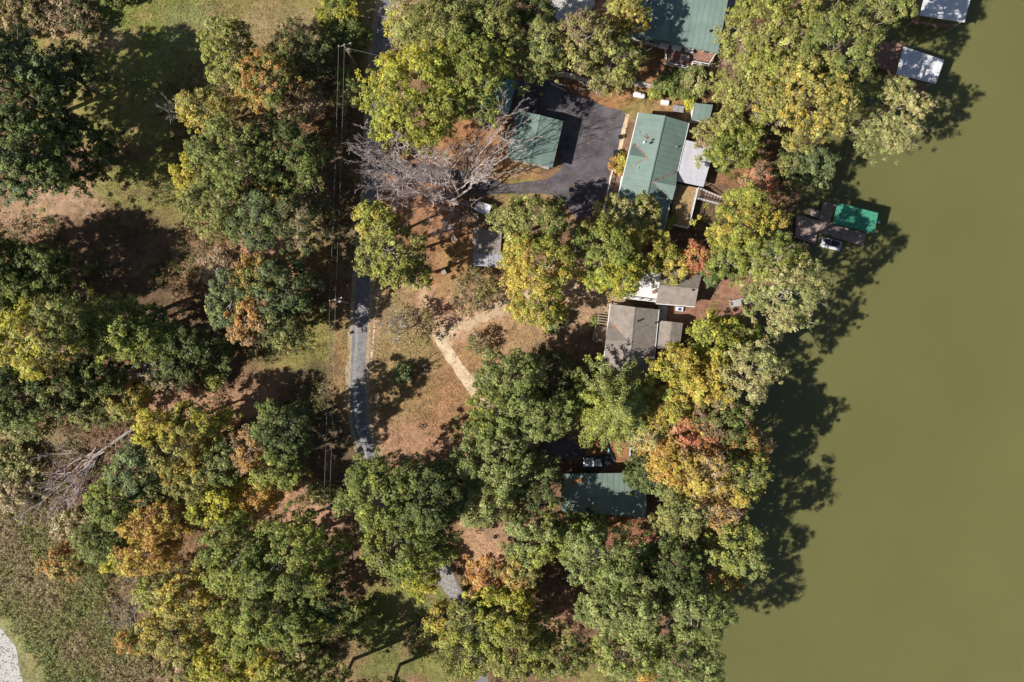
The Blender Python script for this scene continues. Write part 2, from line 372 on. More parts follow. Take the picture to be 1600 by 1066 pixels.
ROAD = [(614, -60), (608, 0), (600, 50), (593, 95), (588, 170), (585, 240), (580, 310), (573, 380), (568, 440), (563, 500), (560, 560), (559, 610), (562, 655), (569, 690), (580, 728), (600, 780), (635, 830), (675, 872), (702, 910), (725, 960), (742, 1010), (752, 1066), (760, 1140)]
ribbon('road', ROAD, 2.5, 0.034, M['asphalt'], 0.07)
ribbon('road_shoulder', [(p[0], p[1]) for p in ROAD[:16]], 4.0, 0.012, M['dust'], 0.22, 0, 5)
ribbon('dirt_rut', [(592, 450), (586, 500), (582, 540), (578, 590)], 0.35, 0.016, M['sand'], 0.05, 0, 9)
ribbon('wheel_track', [(563 - 5, 500), (560 - 5, 560), (559 - 5, 610), (562 - 5, 655), (569 - 5, 690), (577, 728)], 0.45, 0.040, M['gravel'], 0.2, 0, 4)
patch('gravel_road_end', [(660, 860), (690, 872), (712, 895), (722, 930), (712, 945), (690, 925), (668, 890)], 0.042, M['gravel'], 1.0, 3)
patch('driveway', [(800, 128), (860, 122), (905, 150), (945, 165), (970, 172), (978, 180), (966, 230), (955, 268), (946, 300), (930, 330), (905, 345), (880, 320), (862, 305), (800, 303), (752, 305), (725, 300), (705, 292), (660, 285), (585, 268), (582, 240), (640, 255), (688, 262), (722, 268), (755, 280), (800, 287), (858, 280), (880, 262), (862, 200), (800, 185)], 0.022, M['asphalt_dark'], .35, 2)
ribbon('dirt_track', [(684, 520), (694, 540), (708, 562), (728, 592), (748, 622), (765, 650), (790, 676), (830, 690)], 1.9, 0.014, M['sand'], .3, 0, 3)
ribbon('dirt_drive', [(690, 528), (722, 507), (755, 493), (790, 480), (825, 462), (870, 448), (925, 440), (955, 452)], 1.5, 0.010, M['drive_dirt'], .8, 0, 6)
patch('parking_pad', [(838, 685), (870, 678), (905, 680), (918, 692), (915, 712), (885, 722), (850, 718), (836, 702)], 0.018, M['asphalt_dark'], .35, 8)
patch('gravel_driveway', [(862, -40), (935, -40), (928, 10), (915, 28), (880, 40), (862, 20)], 0.02, M['white_gravel'], .4, 8)
patch('white_gravel_patch', [(-60, 955), (-8, 972), (10, 990), (26, 1010), (36, 1066), (34, 1130), (-60, 1130)], 0.02, M['white_gravel'], .3, 8)
ribbon('garden_path', [(979, 178), (969, 225), (960, 262), (952, 300)], 0.9, 0.02, M['sand'], .1, 0, 6)
patch('concrete_pad', [(1029, 477), (1043, 479), (1041, 502), (1029, 500)], 0.03, M['concrete'], .02)
patch('concrete_walk', [(1137, -30), (1160, -26), (1152, 12), (1138, 90), (1128, 88)], 0.02, M['concrete'], .1)
patch('lakeside_path', [(1140, 474), (1172, 466), (1174, 474), (1142, 481)], 0.03, M['concrete'], .03)

# ------------------------------------------------------------------ buildings
def lerp(a, b_, t): return a + (b_ - a) * t

def metal_slope(roof, e0, e1, r1, r0, m, w=0.95):
    """sheet-metal panels, each its own part, with raised ribs"""
    e0, e1, r0, r1 = map(Vector, (e0, e1, r0, r1))
    n = (e1 - e0).cross(r0 - e0).normalized()
    if n.z < 0: n = -n
    k = max(1, round(max((e1 - e0).length, (r1 - r0).length) / w))
    for i in range(k):
        t0, t1 = i / k, (i + 1) / k
        a, b_, c, d = lerp(e0, e1, t0), lerp(e0, e1, t1), lerp(r0, r1, t1), lerp(r0, r1, t0)
        g = 0.004 * (i % 2)
        mb = MB(); up = n * (0.03 + g)
        mb.slab([a + up, b_ + up, c + up, d + up], 0.025)
        for t, wd in ((0.05, 0.06),):
            u = n * (0.07 + g)
            p, q = lerp(a, b_, t), lerp(d, c, t); dp, dq = (b_ - a).normalized() * wd, (c - d).normalized() * wd if (c - d).length > 1e-4 else (b_ - a).normalized() * wd
            mb.slab([p + u, p + dp + u, q + dq + u, q + u], 0.044)
        mb.build('roof_panel', m, roof)

def shingle_slope(mb, e0, e1, r1, r0, t=0.14, course=0.32, mi=0):
    e0, e1, r0, r1 = map(Vector, (e0, e1, r0, r1))
    n = (e1 - e0).cross(r0 - e0).normalized()
    if n.z < 0: n = -n
    mb.slab([e0, e1, r1, r0], t)
    k = max(2, int((r0 - e0).length / course))
    for i in range(k):
        a, b_ = i / k, (i + 1) / k
        mb.slab([lerp(e0, r0, a) + n * 0.035, lerp(e1, r1, a) + n * 0.035, lerp(e1, r1, b_) + n * 0.012, lerp(e0, r0, b_) + n * 0.012], 0.008, mi)

def inset(poly, d):
    P = [Vector((p[0], p[1], 0)) for p in poly]; n = len(P); out = []
    ar = sum(P[i].x * P[(i + 1) % n].y - P[(i + 1) % n].x * P[i].y for i in range(n)); s = 1 if ar > 0 else -1
    for i in range(n):
        a = (P[i] - P[i - 1]).normalized(); b_ = (P[(i + 1) % n] - P[i]).normalized()
        na = Vector((-a.y, a.x, 0)) * s; nb = Vector((-b_.y, b_.x, 0)) * s
        k = max(0.25, 1 + na.dot(nb)); out.append(P[i] + (na + nb) * d / k)
    return out

def windows(root, a, b_, z, n, door=None, m='white'):
    """windows (and a door) standing proud of the wall from a to b_ (outside on the right of a->b_)"""
    a = Vector((a[0], a[1], 0)); b_ = Vector((b_[0], b_[1], 0)); d = (b_ - a); L = d.length; d.normalize(); ang = math.atan2(d.y, d.x)
    o_ = Vector((d.y, -d.x, 0))
    for i in range(n):
        p = a + d * L * (i + .5) / n
        if door == i:
            q = p + o_ * 0.02
            dr = MB().box((q.x, q.y, 0.12), 0.95, 0.07, 2.05, ang).build('door', M['white'], root)
            h = q + d * 0.35 + o_ * 0.05; MB().box((h.x, h.y, 1.05), 0.05, 0.06, 0.12, ang).build('handle', M['steel'], dr)
            continue
        q = p + o_ * 0.012
        f = MB()
        for sx_, zz, hx, hz in ((0, z, 1.2, .07), (0, z + 1.13, 1.2, .07), (-.565, z + .07, .07, 1.06), (.565, z + .07, .07, 1.06)):
            e = q + d * sx_; f.box((e.x, e.y, zz), hx, 0.06, hz, ang)
        w = f.build('window', M['white'], root)
        MB().box((q.x, q.y, z + .07), 1.06, 0.03, 1.06, ang).build('pane', M['glass'], w)

def gable_house(root, a, b_, c, d, r1, r2, wall_m, roof_m, metal=True, shing=None, over=0.4, ins_wall=True, trim=M['white'], panel=0.95):
    """a,b_ = eave corners of end 1 (left, right); d,c = those of end 2; r1, r2 ridge ends. All 3-D points."""
    a, b_, c, d, r1, r2 = map(Vector, (a, b_, c, d, r1, r2))
    q = inset([a, b_, c, d], over); ze = min(a.z, b_.z, c.z, d.z) - 0.12
    f1 = (r1 - a).dot(b_ - a) / (b_ - a).length_squared; f2 = (r2 - d).dot(c - d) / (c - d).length_squared
    g1 = lerp(q[0], q[1], f1); g2 = lerp(q[3], q[2], f2)
    zr = r1.z - 0.2
    vs = [(p.x, p.y, -0.05) for p in q] + [(p.x, p.y, ze) for p in q] + [(g1.x, g1.y, zr), (g2.x, g2.y, zr)]
    fs = [(0, 1, 5, 8, 4), (1, 2, 6, 5), (2, 3, 7, 9, 6), (3, 0, 4, 7), (4, 8, 9, 7), (5, 6, 9, 8), (3, 2, 1, 0)]
    MB().add(vs, fs).build('wall', wall_m, root)
    mb = MB()
    if metal:
        mb.slab([a, r1, r2, d], 0.1); mb.slab([b_, c, r2, r1], 0.1)
        roof = mb.build('roof', roof_m, root)
        metal_slope(roof, a, d, r2, r1, roof_m, panel); metal_slope(roof, b_, c, r2, r1, roof_m, panel)
    else:
        shingle_slope(mb, a, d, r2, r1, mi=0); shingle_slope(mb, b_, c, r2, r1, mi=1 if shing else 0)
        roof = mb.build('roof', [roof_m, shing] if shing else roof_m, root)
    dd = (r2 - r1).normalized(); pp = Vector((-dd.y, dd.x, 0)) * 0.16; u = Vector((0, 0, 0.115 if metal else 0.055))
    cap = MB(); dz = Vector((0, 0, 0.045))
    cap.slab([r1 + u, r2 + u, r2 + pp + u - dz, r1 + pp + u - dz], 0.02); cap.slab([r1 + u, r1 - pp + u - dz, r2 - pp + u - dz, r2 + u], 0.02)
    cap.build('ridge_cap', roof_m, roof)
    # gutters / fascia along both eaves
    f = MB()
    for p, s_ in ((a, d), (b_, c)):
        x = (s_ - p); ang = math.atan2(x.y, x.x); mid = (p + s_) / 2; out = (mid - (r1 + r2) / 2); out.z = 0; out.normalize()
        mid = mid + out * 0.07
        f.box((mid.x, mid.y, mid.z - 0.12), x.length, 0.13, 0.13, ang)
        f.build('gutter', trim, root); f = MB()
    return roof, q

def flat_roof(parent, quad, m, t=0.1, panels=True, w=0.95):
    mb = MB(); mb.slab(quad, t); r = mb.build('roof', m, parent)
    if panels: metal_slope(r, quad[0], quad[1], quad[2], quad[3], m, w)
    return r

def shed(name, label, cat, quad, wall_m, roof_m, over=0.25, panel=0.95, group=None, win=0):
    quad = [Vector(p) for p in quad]; c = sum(quad, Vector()) / 4
    t = thing(name, label, cat, (c.x, c.y, 0), group)
    q = inset(quad, over); zz = [p.z for p in quad]
    vs = [(p.x, p.y, -0.05) for p in q] + [(p.x, p.y, z - 0.12) for p, z in zip(q, zz)]
    MB().add(vs, [(3, 2, 1, 0), (4, 5, 6, 7), (0, 1, 5, 4), (1, 2, 6, 5), (2, 3, 7, 6), (3, 0, 4, 7)]).build('wall', wall_m, t)
    flat_roof(t, quad, roof_m, w=panel)
    d = (q[2] - q[3]); ang = math.atan2(d.y, d.x); p = (q[2] + q[3]) / 2
    s_ = (q[3] - q[0]); s_.normalize(); p = p + s_ * 0.02
    dr = MB().box((p.x, p.y, 0.02), 0.9, 0.06, min(1.95, min(zz) - 0.3), ang).build('door', M['siding'], t)
    h = p + s_ * 0.05; MB().box((h.x + d.normalized().x * .33, h.y + d.normalized().y * .33, 1.0), 0.06, 0.06, 0.12, ang).build('handle', M['black'], dr)
    return t

def deck(name, label, quads, z, m, root=None, plank=0.16, cat='deck', posts=True, zb=-0.05, along=False):
    """boards laid across each quad [p0,p1,p2,p3] (boards run p0->p3, stepped along p0->p1)"""
    qs = [[Vector(G(*p, z)).to_3d() for p in q] for q in quads]
    if root is None:
        c = sum((sum(q, Vector()) / 4 for q in qs), Vector()) / len(qs); root = thing(name, label, cat, (c.x, c.y, 0))
    mb = MB(); fr = MB()
    for q in qs:
        p0, p1, p2, p3 = q
        if along: p0, p1, p2, p3 = p1, p2, p3, p0
        k = max(2, int((p1 - p0).length / plank)); gap = 0.06
        for i in range(k):
            a, b_ = (i + gap) / k, (i + 1 - gap) / k; zz = z + rnd.uniform(-.006, .006); U = Vector((0, 0, zz))
            mb.slab([lerp(p0, p1, a) + U, lerp(p0, p1, b_) + U, lerp(p3, p2, b_) + U, lerp(p3, p2, a) + U], 0.04)
        for e0, e1 in ((p0, p1), (p1, p2), (p2, p3), (p3, p0)):
            d_ = e1 - e0; mid = (e0 + e1) / 2; fr.box((mid.x, mid.y, z - 0.22), d_.length, 0.06, 0.16, math.atan2(d_.y, d_.x))
        if posts:
            for p in q + [(p0 + p1) / 2, (p2 + p3) / 2]:
                cc = (p0 + p2) / 2; pp = p.lerp(cc, 0.06); fr.box((pp.x, pp.y, zb), 0.14, 0.14, z - 0.08 - zb)
    mb.build('deck_boards', m, root, kind='stuff')
    fr.build('frame', m, root)
    return root

def railing(root, pxs, z, h, m, step=1.6, name='railing', bal=0.22):
    P = [Vector(G(*p, z + h)).to_3d() for p in pxs]; mb = MB()
    for a, b_ in zip(P, P[1:]):
        d = b_ - a; L = d.length; ang = math.atan2(d.y, d.x); k = max(1, round(L / step)); mid = (a + b_) / 2
        mb.box((mid.x, mid.y, z + h), L, 0.12, 0.06, ang); mb.box((mid.x, mid.y, z + 0.12), L, 0.07, 0.05, ang)
        for i in range(k + 1):
            p = a + d * i / k; mb.box((p.x, p.y, z - 0.02), 0.11, 0.11, h + 0.14, ang)
        nb = int(L / bal)
        for i in range(1, nb):
            p = a + d * i / nb; mb.box((p.x, p.y, z + 0.17), 0.04, 0.04, h - 0.17, ang)
    return mb.build(name, m, root)

# --- long green house -------------------------------------------------------
ZE, ZR = 2.9, 4.6
t = thing('house', 'long pale green metal roofed house beside the dark asphalt driveway', 'house', (*G(1016, 265), 0))
A, B, C_, D = V(998, 176, ZE), V(1076, 192, ZE), V(1036, 362, ZE), V(957, 346, ZE)
R1, R2 = V(1039, 181, ZR), V(999, 354, ZR)
roof, q = gable_house(t, A, B, C_, D, R1, R2, M['siding'], M['green_metal'])
windows(t, q[0], q[3], 1.0, 6, door=3)
windows(t, q[3], q[2], 1.0, 2)
windows(t, q[2], q[1], 1.0, 5, door=2)
def cross_gable(roof, pN, pB, pS, pF, m, up=0.11):
    n = Vector((0, 0, up)); mb = MB()
    mb.slab([pN + n, pF + n, pB + n], 0.08); mb.slab([pS + n, pB + n, pF + n], 0.08)
    mb.add([pN - Vector((0, 0, .3)), pF + n * .5, pS - Vector((0, 0, .3))], [(0, 2, 1)])
    return mb.build('porch_gable', m, roof)
def strip(name, roof, p, q, w, m, up=0.15):
    d = (q - p).normalized(); n = Vector((-d.y, d.x, 0)) * w / 2; U = Vector((0, 0, up))
    return MB().slab([p - n + U, q - n * .6 + U, q + n * .6 + U, p + n + U], 0.02).build(name, m, roof)
zc = 4.05
pN, pB, pS, pF = V(989, 224, ZE + .05), V(1011, 247, zc), V(981, 263, ZE + .05), V(983, 242, zc)
g = cross_gable(roof, pN, pB, pS, pF, M['green_metal'])
strip('valley_flashing', roof, pN, pB, 0.5, M['rust_dim']); strip('valley_flashing', roof, pS, pB, 0.35, M['rust_dim'])
pN, pB, pS, pF = V(1058, 270, ZE + .05), V(1019, 284, 4.45), V(1049, 318, ZE + .05), V(1056, 291, 4.3)
g = cross_gable(roof, pN, pB, pS, pF, M['green_metal'])
strip('valley_flashing', roof, pN, pB, 0.45, M['rust_dim']); strip('valley_flashing', roof, pS, pB, 0.35, M['rust_dim'])
for px, py, zz, r_, hh, mm in ((1006, 223, 3.75, .16, .45, 'white'), (1016, 224, 4.15, .16, .5, 'black'), (1019, 219, 4.2, .12, .4, 'black'), (998, 207, 3.2, .12, .3, 'grey_metal'), (997, 263, 3.7, .13, .3, 'grey_metal'), (1057, 230, 3.5, .12, .35, 'grey_metal')):
    p = V(px, py, zz); MB().tube([p - Vector((0, 0, .2)), p + Vector((0, 0, hh))], [r_, r_], 8).build('roof_vent', M[mm], roof)
strip('leaf_debris', roof, V(1007, 211, 3.72), V(1012, 217, 3.95), 0.6, M['rust_dim'], .11)
# pale porch roof on the lake side
pq = [V(1071.5, 219, 2.75), V(1057, 283, 2.75), V(1099, 292, 2.35), V(1117, 229, 2.35)]
pr = MB().slab(pq, 0.1).build('porch_roof', M['porch_metal'], t); metal_slope(pr, *pq, M['porch_metal'], 1.0)
for k, (px, py) in enumerate(((1098, 288), (1106, 260), (1115, 231))):
    p = V(px, py, 2.2); MB().box((p.x - .15, p.y, -0.05), .12, .12, 2.25).build('porch_post', M['white'], t)
# lake side deck, railing and steps
dk = deck('deck', 'tan board deck with white railing against the long green house', [[(1056, 287), (1092, 294), (1076, 357), (1047, 351)]], 1.6, M['deck_tan'])
railing(dk, [(1091, 294), (1076, 356), (1048, 350)], 1.6, 1.0, M['white'])
st = thing('steps', 'white railed wooden steps going down from the tan deck', 'steps', (*G(1106, 305), 0))
for i in range(8):
    f0, f1 = i / 8, (i + 1) / 8; z = 1.52 - i * 0.19
    P = [lerp(Vector(G(1092, 294, z)), Vector(G(1128, 309, z)), f0), lerp(Vector(G(1092, 294, z)), Vector(G(1128, 309, z)), f1), lerp(Vector(G(1089, 308, z)), Vector(G(1124, 317, z)), f1), lerp(Vector(G(1089, 308, z)), Vector(G(1124, 317, z)), f0)]
    MB().prism([(p.x, p.y) for p in P], z - 0.06, z).build('step', M['deck_brown'], st)
for (p, q_) in (((1092, 293), (1128, 308)), ((1089, 309), (1124, 318))):
    a, b_ = V(*p, 2.5), V(*q_, 1.0); mb = MB(); mb.tube([a, b_], [.06, .06], 5); mb.tube([a - Vector((0, 0, .6)), b_ - Vector((0, 0, .6))], [.035, .035], 4)
    for i in range(9):
        x = lerp(a, b_, i / 8); mb.box((x.x, x.y, max(-.02, x.z - 1.05)), .06, .06, min(1.02, x.z))
    mb.build('handrail', M['white'], st)
# fenced walkway on the driveway side
wk = deck('walkway', 'brown board walkway inside white railings between driveway and long house', [[(957, 268), (974, 272), (961, 334), (944, 330)]], 0.45, M['deck_brown'], along=True)
railing(wk, [(974, 270), (957, 266), (947, 312), (943, 333)], 0.45, 0.9, M['white'], bal=.4); railing(wk, [(972, 276), (960, 334)], 0.45, 0.9, M['white'], name='railing', bal=.4)

# --- top house -------------------------------------------------------------
t = thing('house', 'broad green metal roofed house at the top edge behind the wooden deck', 'house', (*G(1060, 0), 0))
ze, zr = 3.1, 5.5
A, B, C_, D = V(985, 56, ze), V(1008, -122, ze), V(1149, -96, ze), V(1122, 82, ze)
R1, R2 = V(998, -34, zr), V(1139, -8, zr)
# ridge runs left-right: ends are the left and right gables
roof, q = gable_house(t, B, A, D, C_, R1, R2, M['tan_siding'], M['green_metal'], trim=M['green_metal'])
windows(t, q[1], q[2], 1.2, 6, door=3)
p0 = V(1045, 23, 4.47); pr_ = V(1039, 62, ze + 1.5); pe = V(1049, 67, ze + .1); pw = V(1010, 60, ze + .12)
MB().slab([p0, pr_, pe], 0.05).slab([p0, pw, pr_], 0.05).add([pw, pe, pr_], [(0, 1, 2)]).build('roof_dormer', M['green_metal'], roof)
p = V(1045, 20, 4.6); MB().box((p.x, p.y, 4.45), .6, .3, .28, -.2).build('roof_vent', M['white'], roof)
for px, py, z in ((1110, 49, 4.0), (1014, 2, 4.9)):
    p = V(px, py, z); MB().tube([p - Vector((0, 0, .3)), p + Vector((0, 0, .35))], [.17, .17], 8).build('roof_vent', M['black'], roof)
dk = deck('deck', 'reddish brown deck with white railing along the top edge house', [[(1012, 62), (1118, 84), (1114, 96), (1083, 100), ], [(1043, 77), (1083, 84), (1080, 103), (1040, 97)]], 1.4, M['deck_red'])
railing(dk, [(1010, 66), (1040, 74), (1041, 98), (1080, 105), (1083, 96), (1108, 100), (1118, 84)], 1.4, .9, M['white'], bal=.5)

def table(name, label, px, py, z, lx, ly, ang, m, h=.74, legm='steel', grp=None, split=False):
    c = V(px, py, z + h); t_ = thing(name, label, 'table', (c.x, c.y, z), grp)
    mb = MB()
    if split:
        for s_ in (-.5, .5): mb.box((c.x + math.cos(ang) * s_ * lx * .51, c.y + math.sin(ang) * s_ * lx * .51, z + h - .05), lx * .49, ly, .05, ang)
    else: mb.box((c.x, c.y, z + h - .05), lx, ly, .05, ang)
    mb.build('tabletop', m, t_)
    for u, v in ((-1, -1), (1, -1), (1, 1), (-1, 1)):
        X, Y = u * lx * .42, v * ly * .4
        MB().box((c.x + X * math.cos(ang) - Y * math.sin(ang), c.y + X * math.sin(ang) + Y * math.cos(ang), z), .06, .06, h - .05, ang).build('leg', M[legm], t_)
    return t_
table('table', 'white table at the left of the row on the reddish deck', 1038, 71, 1.4, 1.5, 1.1, -.2, M['white'])
table('table', 'white table in the middle of the row on the reddish deck', 1057, 75, 1.4, 1.6, .85, -.2, M['white'])
table('table', 'white table at the right of the row on the reddish deck', 1077, 79, 1.4, 1.5, .7, -.2, M['white'])
table('table', 'dark square table at the front of the reddish deck', 1070, 91, 1.4, 1.5, 1.2, -.2, M['deck_grey'])
table('table', 'grey two leaf table in the yard beside the small green shed', 1060, 170, 0, 1.8, 1.1, -.15, M['grey_metal'], split=True)

# --- garages ------------------------------------------------------------------
t = thing('garage', 'pale green roofed garage between bare tree and dark driveway', 'garage', (*G(835, 220), 0))
A, B, C_, D = V(809, 172, 3.2), V(879, 189, 3.2), V(862, 262, 3.2), V(792, 246, 3.2)
R1, R2 = V(844, 180, 3.75), V(827, 254, 3.75)
roof, q = gable_house(t, A, B, C_, D, R1, R2, M['siding'], M['green_metal'], trim=M['green_metal'])
windows(t, q[2], q[1], 1.1, 3, door=1)
shed('garage', 'shaded blue green roofed garage half hidden under the bright yellow green tree', 'garage', [V(746, 164, 2.7), V(795, 176, 2.7), V(807, 127, 3.1), V(757, 115, 3.1)], M['white'], M['teal_metal'])
t = shed('shed', 'small pale green shed with white walls above the long green house', 'shed', [V(1081, 187, 2.1), V(1108, 190, 2.1), V(1114, 164, 2.4), V(1085, 161, 2.4)], M['white'], M['green_metal'], .15)
shed('well_house', 'tiny white roofed hut under the bare tree branches', 'hut', [V(741, 328, 1.5), V(763, 337, 1.5), V(768, 321, 1.75), V(747, 314, 1.75)], M['siding'], M['white_metal'], .12)
t = shed('carport', 'grey flat roofed carport with a paler metal lean-to', 'carport', [V(738, 394, 2.5), V(782, 398, 2.5), V(784, 361, 2.7), V(739, 357, 2.7)], M['tan_siding'], M['shingle'], .2)
lq = [V(738, 415, 2.0), V(793, 419, 2.0), V(794, 399, 2.35), V(739, 395, 2.35)]
lr = MB().slab(lq, .07).build('lean_to_roof', M['grey_metal'], t); metal_slope(lr, *lq, M['grey_metal'], .9)
for px, py in ((741, 413), (766, 415), (790, 417)):
    p = V(px, py, 1.9); MB().box((p.x, p.y, -.05), .1, .1, 1.95).build('post', M['wood'], t)

# --- grey roofed houses ---------------------------------------------------------
t = thing('house', 'small grey shingle roofed house next to the white deck', 'house', (*G(1060, 450), 0))
ze, zr = 3.2, 4.9
A, B, C_, D = V(1025, 474, ze), V(1034, 420, ze), V(1097, 427, ze), V(1086, 479, ze)
R1, R2 = V(1030, 446, zr), V(1091, 452, zr)
roof, q = gable_house(t, A, B, C_, D, R1, R2, M['tan_siding'], M['shingle'], metal=False)
windows(t, q[0], q[3], 1.1, 4, door=2); windows(t, q[3], q[2], 1.1, 3)
p = V(1079, 455, 4.6); MB().tube([p - Vector((0, 0, .5)), p + Vector((0, 0, .7))], [.14, .14], 8).tube([p + Vector((0, 0, .7)), p + Vector((0, 0, .85))], [.22, .1], 8).build('chimney_pipe', M['steel'], roof)
t = thing('house', 'larger grey brown shingle roofed house with lean side wing', 'house', (*G(988, 535), 0))
ze, zr = 3.0, 4.6
A, B, C_, D = V(954, 475, ze), V(1029, 484, ze), V(1018, 598, ze), V(941, 590, ze)
R1, R2 = V(992, 480, zr), V(981, 594, zr)
roof, q = gable_house(t, A, B, C_, D, R1, R2, M['siding'], M['shingle'], metal=False)
windows(t, q[0], q[3], 1.1, 5, door=1); windows(t, q[2], q[1], 1.1, 4)
pN, pB, pS, pF = V(951, 503, ze + .05), V(987, 533, 4.4), V(945, 562, ze + .05), V(946, 532, 4.3)
cross_gable(roof, pN, pB, pS, pF, M['shingle'], .04)
strip('leaf_debris', roof, lerp(pN, pB, .15), lerp(pN, pB, .55), 0.35, M['rust'], .1); strip('leaf_debris', roof, lerp(pN, pB, .6), lerp(pN, pB, .86), 0.7, M['rust'], .1)
for px, py, z, mm in ((997, 502, 4.5, 'black'), (1004, 558, 3.95, 'white'), (1024, 505, 3.2, 'black')):
    p = V(px, py, z); MB().tube([p - Vector((0, 0, .3)), p + Vector((0, 0, .4))], [.13, .13], 8).build('roof_vent', M[mm], roof)
a, b_, c, d = V(1030, 501, 2.6), V(1067, 505, 2.6), V(1061, 548, 2.6), V(1024, 545, 2.6)
r1, r2 = V(1050, 503, 3.3), V(1044, 547, 3.3)
iq = inset([a, b_, c, d], .25); MB().prism([(p.x, p.y) for p in iq], -.05, 2.45).build('side_wing', M['tan_siding'], t)
mb = MB(); shingle_slope(mb, a, d, r2, r1); shingle_slope(mb, b_, c, r2, r1); mb.build('wing_roof', M['shingle'], t)
dk = deck('deck', 'bright white painted deck between the two grey roofed houses', [[(1000, 426), (1033, 426), (1027, 471), (971, 464)]], 1.6, M['white'], plank=.2, along=True)
railing(dk, [(972, 465), (1026, 472)], 1.6, .9, M['white'], bal=.5)
ch = thing('chair', 'small brown wooden chair on the white deck', 'chair', (*G(1021, 455, 1.6), 1.6))
x, y = G(1021, 457, 1.6)
MB().box((x, y, 2.0), .55, .5, .06).build('seat', M['deck_red'], ch); MB().box((x + .02, y + .3, 2.0), .55, .06, .6).build('backrest', M['deck_red'], ch)
for u in (-.22, .22):
    for v in (-.2, .2): MB().box((x + u, y + v, 1.6), .05, .05, .4).build('leg', M['deck_red'], ch)
dk = deck('deck', 'brown board deck with steps left of the larger grey house', [[(930, 509), (948, 511), (944, 533), (926, 531)]], 0.8, M['deck_brown'], plank=.3)
railing(dk, [(931, 508), (926, 532), (944, 535)], .8, .9, M['wood'], bal=.8)
pg = thing('pergola', 'open slatted wooden pergola left of the larger grey house', 'pergola', (*G(943, 495), 0))
for px, py in ((937, 479), (951, 481), (948, 508), (935, 506)):
    p = V(px, py, 2.2); MB().box((p.x, p.y, -.05), .12, .12, 2.25).build('post', M['wood'], pg)
for s_, e in (((937, 478), (934, 507)), ((952, 480), (949, 509))):
    a, b_ = V(*s_, 2.2), V(*e, 2.2); d = b_ - a; m_ = (a + b_) / 2; MB().box((m_.x, m_.y, 2.2), d.length, .1, .14, math.atan2(d.y, d.x)).build('beam', M['wood'], pg)
for i in range(7):
    f = (i + .5) / 7; a, b_ = lerp(V(935, 478, 2.34), V(932, 507, 2.34), f), lerp(V(954, 481, 2.34), V(951, 509, 2.34), f); d = b_ - a; m_ = (a + b_) / 2
    MB().box((m_.x, m_.y, 2.34), d.length, .16, .1, math.atan2(d.y, d.x)).build('slat', M['wood'], pg)
bx = thing('storage_bench', 'white bench with a blue cushion below the small grey house', 'bench', (*G(1062, 484), 0))
x, y = G(1062, 483, .5); MB().box((x, y, 0), 1.2, .7, .45, -.1).build('seat', M['white'], bx); MB().box((x, y + .28, .45), 1.2, .1, .4, -.1).build('backrest', M['white'], bx); MB().box((x, y - .06, .452), .5, .45, .1, -.1).build('cushion', mat('blue_cushion', (.05, .09, .25)), bx)

# --- shaded green house at the bottom ------------------------------------------
t = thing('house', 'dull green metal roofed house in deep tree shade near the bottom', 'house', (*G(945, 772), 0))
ze, zr = 3.0, 4.1
A, B, C_, D = V(878, 798, ze), V(878, 742, ze), V(1010, 740, ze), V(1010, 808, ze)
R1, R2 = V(877, 771, zr), V(1010, 773, zr)
roof, q = gable_house(t, A, B, C_, D, R1, R2, M['tan_siding'], M['dark_green_metal'], trim=M['dark_green_metal'])
windows(t, q[2], q[1], 1.1, 5, door=2)
wq = [V(1010.5, 773, 3.6), V(1036, 774, 3.4), V(1036, 741, 2.7), V(1010.5, 739, 2.7)]
pw_ = MB().slab(wq, .1).build('wing_roof', M['dark_green_metal'], t); metal_slope(pw_, wq[3], wq[2], wq[1], wq[0], M['dark_green_metal'])
iq = inset(wq, .3); MB().prism([(p.x, p.y) for p in iq], -.05, 2.5).build('side_wing', M['tan_siding'], t)
strip('leaf_debris', roof, V(893, 757, 3.55), V(912, 750, 3.3), 1.3, M['rust'], .12)

# ------------------------------------------------------------------ boat docks
def posts_box(root, quad, z0, z1, m, name='post', inset_d=.3):
    for p in inset([V(*q, z1) for q in quad], inset_d):
        MB().tube([(p.x, p.y, z0), (p.x, p.y, z1)], [.1, .1], 7).build(name, m, root)
ZD = -0.45
def dock_roof(root, quad, zl, zh, m):
    q = [V(quad[0][0], quad[0][1], zl), V(quad[1][0], quad[1][1], zl), V(quad[2][0], quad[2][1], zh), V(quad[3][0], quad[3][1], zh)]
    flat_roof(root, q, m); posts_box(root, quad, -3.5, zl - .1, M['wood'])
t = thing('boat_dock', 'boat dock with an emerald green roof and weathered deck', 'boat dock', (*G(1310, 345), WZ))
deck('', '', [[(1245, 335), (1280, 345), (1274, 382), (1243, 371)], [(1279.6, 345), (1354, 365), (1349, 384), (1276, 362)], [(1287, 314), (1307, 320), (1296, 349), (1280, 344)], [(1265, 325), (1282, 330), (1279, 341), (1261, 334)]], ZD, M['deck_grey'], root=t, zb=-3.5, plank=.2)
dock_roof(t, [(1301, 349), (1366, 365), (1372, 333), (1309, 317)], 2.5, 2.8, M['emerald_metal'])
t2 = thing('mooring_ball', 'round white mooring ball floating off the emerald dock', 'mooring ball', (*G(1374, 347, -1), WZ))
x, y = G(1374, 347, -1)
mb = MB(); mb.tube([(x, y, WZ - .25 + .5 * .5 * (1 - math.cos(math.pi * i / 6))) for i in range(7)], [max(.02, .27 * math.sin(math.pi * i / 6)) for i in range(7)], 10); mb.build('ball', M['white'], t2, smooth=True)
MB().tube([(x, y, WZ + .2), (x, y, WZ + .36)], [.05, .05], 6).build('eye', M['steel'], t2)
